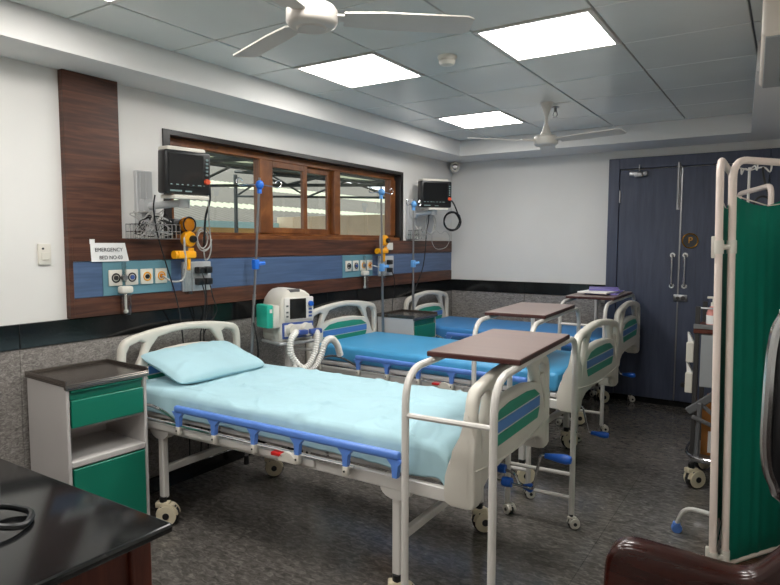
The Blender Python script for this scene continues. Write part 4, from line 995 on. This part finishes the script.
bg_ = thing('black_bag', 'black bag with a looped handle lying on the granite desk top', 'bag', (1.30, 0.735, 0.75), 1.128)
G().bx(-0.17, 0.148, -0.13, 0.13, 0.0, 0.23, 0.06, 5).build('bag_body', 'black_rubber', bg_)
inv = (T((1.30, 0.735, 0.75)) @ RZ(1.128)).inverted()
G().tube(spline([tuple(inv @ Vector(p)) for p in ((1.33, 0.80, 0.80), (1.35, 0.885, 0.775), (1.40, 0.918, 0.765), (1.43, 0.920, 0.763), (1.47, 0.900, 0.763), (1.50, 0.865, 0.763), (1.50, 0.82, 0.775), (1.45, 0.75, 0.80))], 8), 0.010, 8).build('handle', 'black_plastic', bg_)
# wooden settee, seen over its curved end panel
st = thing('wooden_settee', 'glossy mahogany settee with a curved solid end panel', 'settee', (3.35, 1.3, 0))
prof = [(-0.352, 0.0), (-0.352, 0.85), (-0.349, 0.91), (-0.336, 0.942), (-0.31, 0.958), (-0.27, 0.960), (-0.2, 0.957), (-0.13, 0.954), (-0.10, 0.957), (-0.08, 0.970), (-0.055, 1.0), (-0.03, 1.03), (0.02, 1.065), (0.12, 1.085), (0.25, 1.08), (0.32, 1.03), (0.345, 0.93), (0.345, 0.0)]
pp = [(p.x, p.y) for p in spline([(a, b, 0) for a, b in prof[1:-1]], 4)]
g = plate('settee', [prof[0]] + pp + [prof[-1]], [], 0.06, 0.016, 'y', 0.0)
g.build('end_panel', 'mahogany', st)
G().bx(-0.27, 0.27, -0.62, -0.03, 0.36, 0.46, 0.02, 3).build('seat', 'mahogany', st)
G().bx(0.24, 0.30, -0.62, -0.03, 0.46, 0.95, 0.02, 3).build('backrest', 'mahogany', st)
for x in (-0.26, 0.26): G().bx(x-0.03, x+0.03, -0.64, -0.58, 0, 0.37, 0.006, 1).build('leg', 'mahogany', st)
# office chair with a chrome framed back
oc = thing('office_chair', 'black office chair with a rounded chrome back frame', 'chair', (3.48, 1.72, 0))
G().tube(spline([(-0.17, 0, 0.915), (-0.225, 0, 0.955), (-0.244, 0, 1.03), (-0.246, 0, 1.15), (-0.242, 0, 1.3), (-0.225, 0, 1.375), (-0.17, 0, 1.415), (0.17, 0, 1.415), (0.225, 0, 1.375), (0.242, 0, 1.3), (0.246, 0, 1.15), (0.244, 0, 1.03), (0.225, 0, 0.955), (0.17, 0, 0.915)], 4, True), 0.015, 10, True).build('back_frame', 'chrome', oc)
G().bx(-0.235, 0.235, -0.012, 0.02, 0.93, 1.405, 0.03, 3).build('back_pad', 'black_plastic', oc)
G().bx(-0.03, 0.03, 0.0, 0.03, 0.45, 0.96, 0.01).build('back_stem', 'chrome', oc)
G().bx(-0.24, 0.24, -0.46, 0.02, 0.42, 0.50, 0.03, 3).build('seat', 'black_plastic', oc)
G().cyl((0, -0.2, 0.1), (0, -0.2, 0.42), 0.025).build('gas_lift', 'chrome', oc)
oc.location = (3.512, 1.83, 0)
for k in range(5):
    a = 2*PI*k/5+0.3
    G().bx(0, 0.24, -0.018, 0.018, 0.07, 0.11, 0.006, 1, T((0, -0.2, 0)) @ RZ(a)).build('base_arm', 'chrome', oc)
    G().sphere((0.22*math.cos(a), -0.2+0.22*math.sin(a), 0.032), 0.032).bx(0.22*math.cos(a)-0.01, 0.22*math.cos(a)+0.01, -0.21+0.22*math.sin(a), -0.19+0.22*math.sin(a), 0.05, 0.075).build('caster', 'black_plastic', oc)
# ================================================================ CEILING FITTINGS
def fan(loc, rot, label, drop, rad=0.58):
    t = thing('ceiling_fan', label, 'fan', loc, rot, 'white three bladed ceiling fans')
    G().lathe([(0.0001, -0.046), (0.05, -0.046), (0.056, -0.040), (0.074, -0.038), (0.086, -0.03), (0.092, -0.018), (0.092, 0.018), (0.082, 0.032), (0.05, 0.042), (0.0001, 0.044)], 32).build('motor_housing', 'fan_white', t)
    G().cyl((0, 0, 0.04), (0, 0, drop), 0.011, n=10).build('down_rod', 'fan_white', t)
    G().lathe([(0.045, 0.042), (0.03, 0.075), (0.018, 0.115), (0.013, 0.13)], 18).lathe([(0.013, drop-0.1), (0.03, drop-0.05), (0.05, drop), (0.0001, drop)], 18).build('canopy', 'fan_white', t)
    for k in range(3):
        a = 2*PI*k/3
        bl = G()
        mt = RZ(a) @ T((0.115, 0, -0.004)) @ RX(-0.17)
        L = rad-0.115
        bl.add(*(lambda g: (g.v, g.f))(G().prism([(0, -0.045), (L*0.3, -0.058), (L*0.95, -0.06), (L, -0.045), (L, 0.045), (L*0.95, 0.06), (L*0.3, 0.058), (0, 0.045)], 'z', -0.003, 0.003)), mt)
        b = bl.build('blade', 'fan_white', t)
        G().bx(0.075, 0.20, -0.025, 0.025, -0.004, 0.004, 0.002, 1, RZ(a) @ RX(-0.08)).build('blade_arm', 'fan_white', b)
    return t
fan((1.83, 1.755, 2.365), math.radians(40), 'white ceiling fan hanging above the sheeted bed', ZC-2.365)
fan((1.69, 4.68, 2.345), math.radians(-14), 'white ceiling fan hanging in front of the back wall', ZC-2.345, 0.62)
t = thing('smoke_detector', 'round white smoke detector on the grey ceiling tiles', 'smoke detector', (1.60, 3.225, ZC))
G().lathe([(0.0001, 0.0), (0.055, 0.0), (0.055, -0.012), (0.05, -0.02), (0.0001, -0.02)], 24).build('base', 'white_plastic', t)
G().lathe([(0.046, -0.02), (0.048, -0.032), (0.04, -0.048), (0.02, -0.054), (0.0001, -0.055)], 24).build('sensor_dome', 'white_plastic', t)
t = thing('fire_sprinkler', 'small steel sprinkler head beside the far ceiling fan', 'sprinkler', (1.70, 4.86, ZC))
G().cyl((0, 0, -0.04), (0, 0, 0), 0.012, n=10).cyl((0, 0, -0.006), (0, 0, 0), 0.03, n=14).build('body', 'steel', t)
G().tube([(0.012, 0, -0.04), (0.018, 0, -0.06), (0, 0, -0.08), (-0.018, 0, -0.06), (-0.012, 0, -0.04)], 0.004, 6).cyl((0, 0, -0.083), (0, 0, -0.08), 0.024, n=12).build('deflector', 'steel', t)
t = thing('cctv_camera', 'small white camera with a black lens in the room corner', 'camera', (0.065, D-0.075, 2.41))
G().bx(-0.06, -0.02, 0.02, 0.06, -0.05, 0.05, 0.006, 1).cyl((-0.03, 0.03, 0), (0.0, 0.0, 0), 0.014).build('mount', 'white_plastic', t)
cm = T((0.02, -0.03, 0.0)) @ RZ(-1.05) @ RY(PI/2) @ Matrix.Scale(1.35, 4)
G().lathe([(0.0001, -0.03), (0.035, -0.03), (0.04, -0.02), (0.04, 0.035), (0.034, 0.042), (0.0001, 0.042)], 20, cm).build('housing', 'white_plastic', t)
G().lathe([(0.0001, 0.047), (0.02, 0.047), (0.026, 0.04)], 18, cm).build('lens', 'screen_black', t)
# split air conditioner on the right wall
t = thing('air_conditioner', 'cream split air conditioner high on the right wall', 'air conditioner', (3.285, 3.26, 2.36), 0.045)
G().bx(-0.14, 0.125, -0.42, 0.5, 0.0, 0.255, 0.02, 3).build('casing', 'ac_cream', t)
G().bx(-0.125, 0.10, -0.405, 0.485, -0.006, 0.01, 0.003, 1).build('underside', 'ac_grey', t)
G().bx(-0.055, -0.045, -0.36, 0.33, -0.010, 0.0).build('air_slot', 'black_plastic', t)
G().bx(-0.04, 0.03, -0.37, 0.34, -0.016, -0.008, 0.003, 1).build('flap', 'ac_grey', t)
bpy.context.view_layer.update()
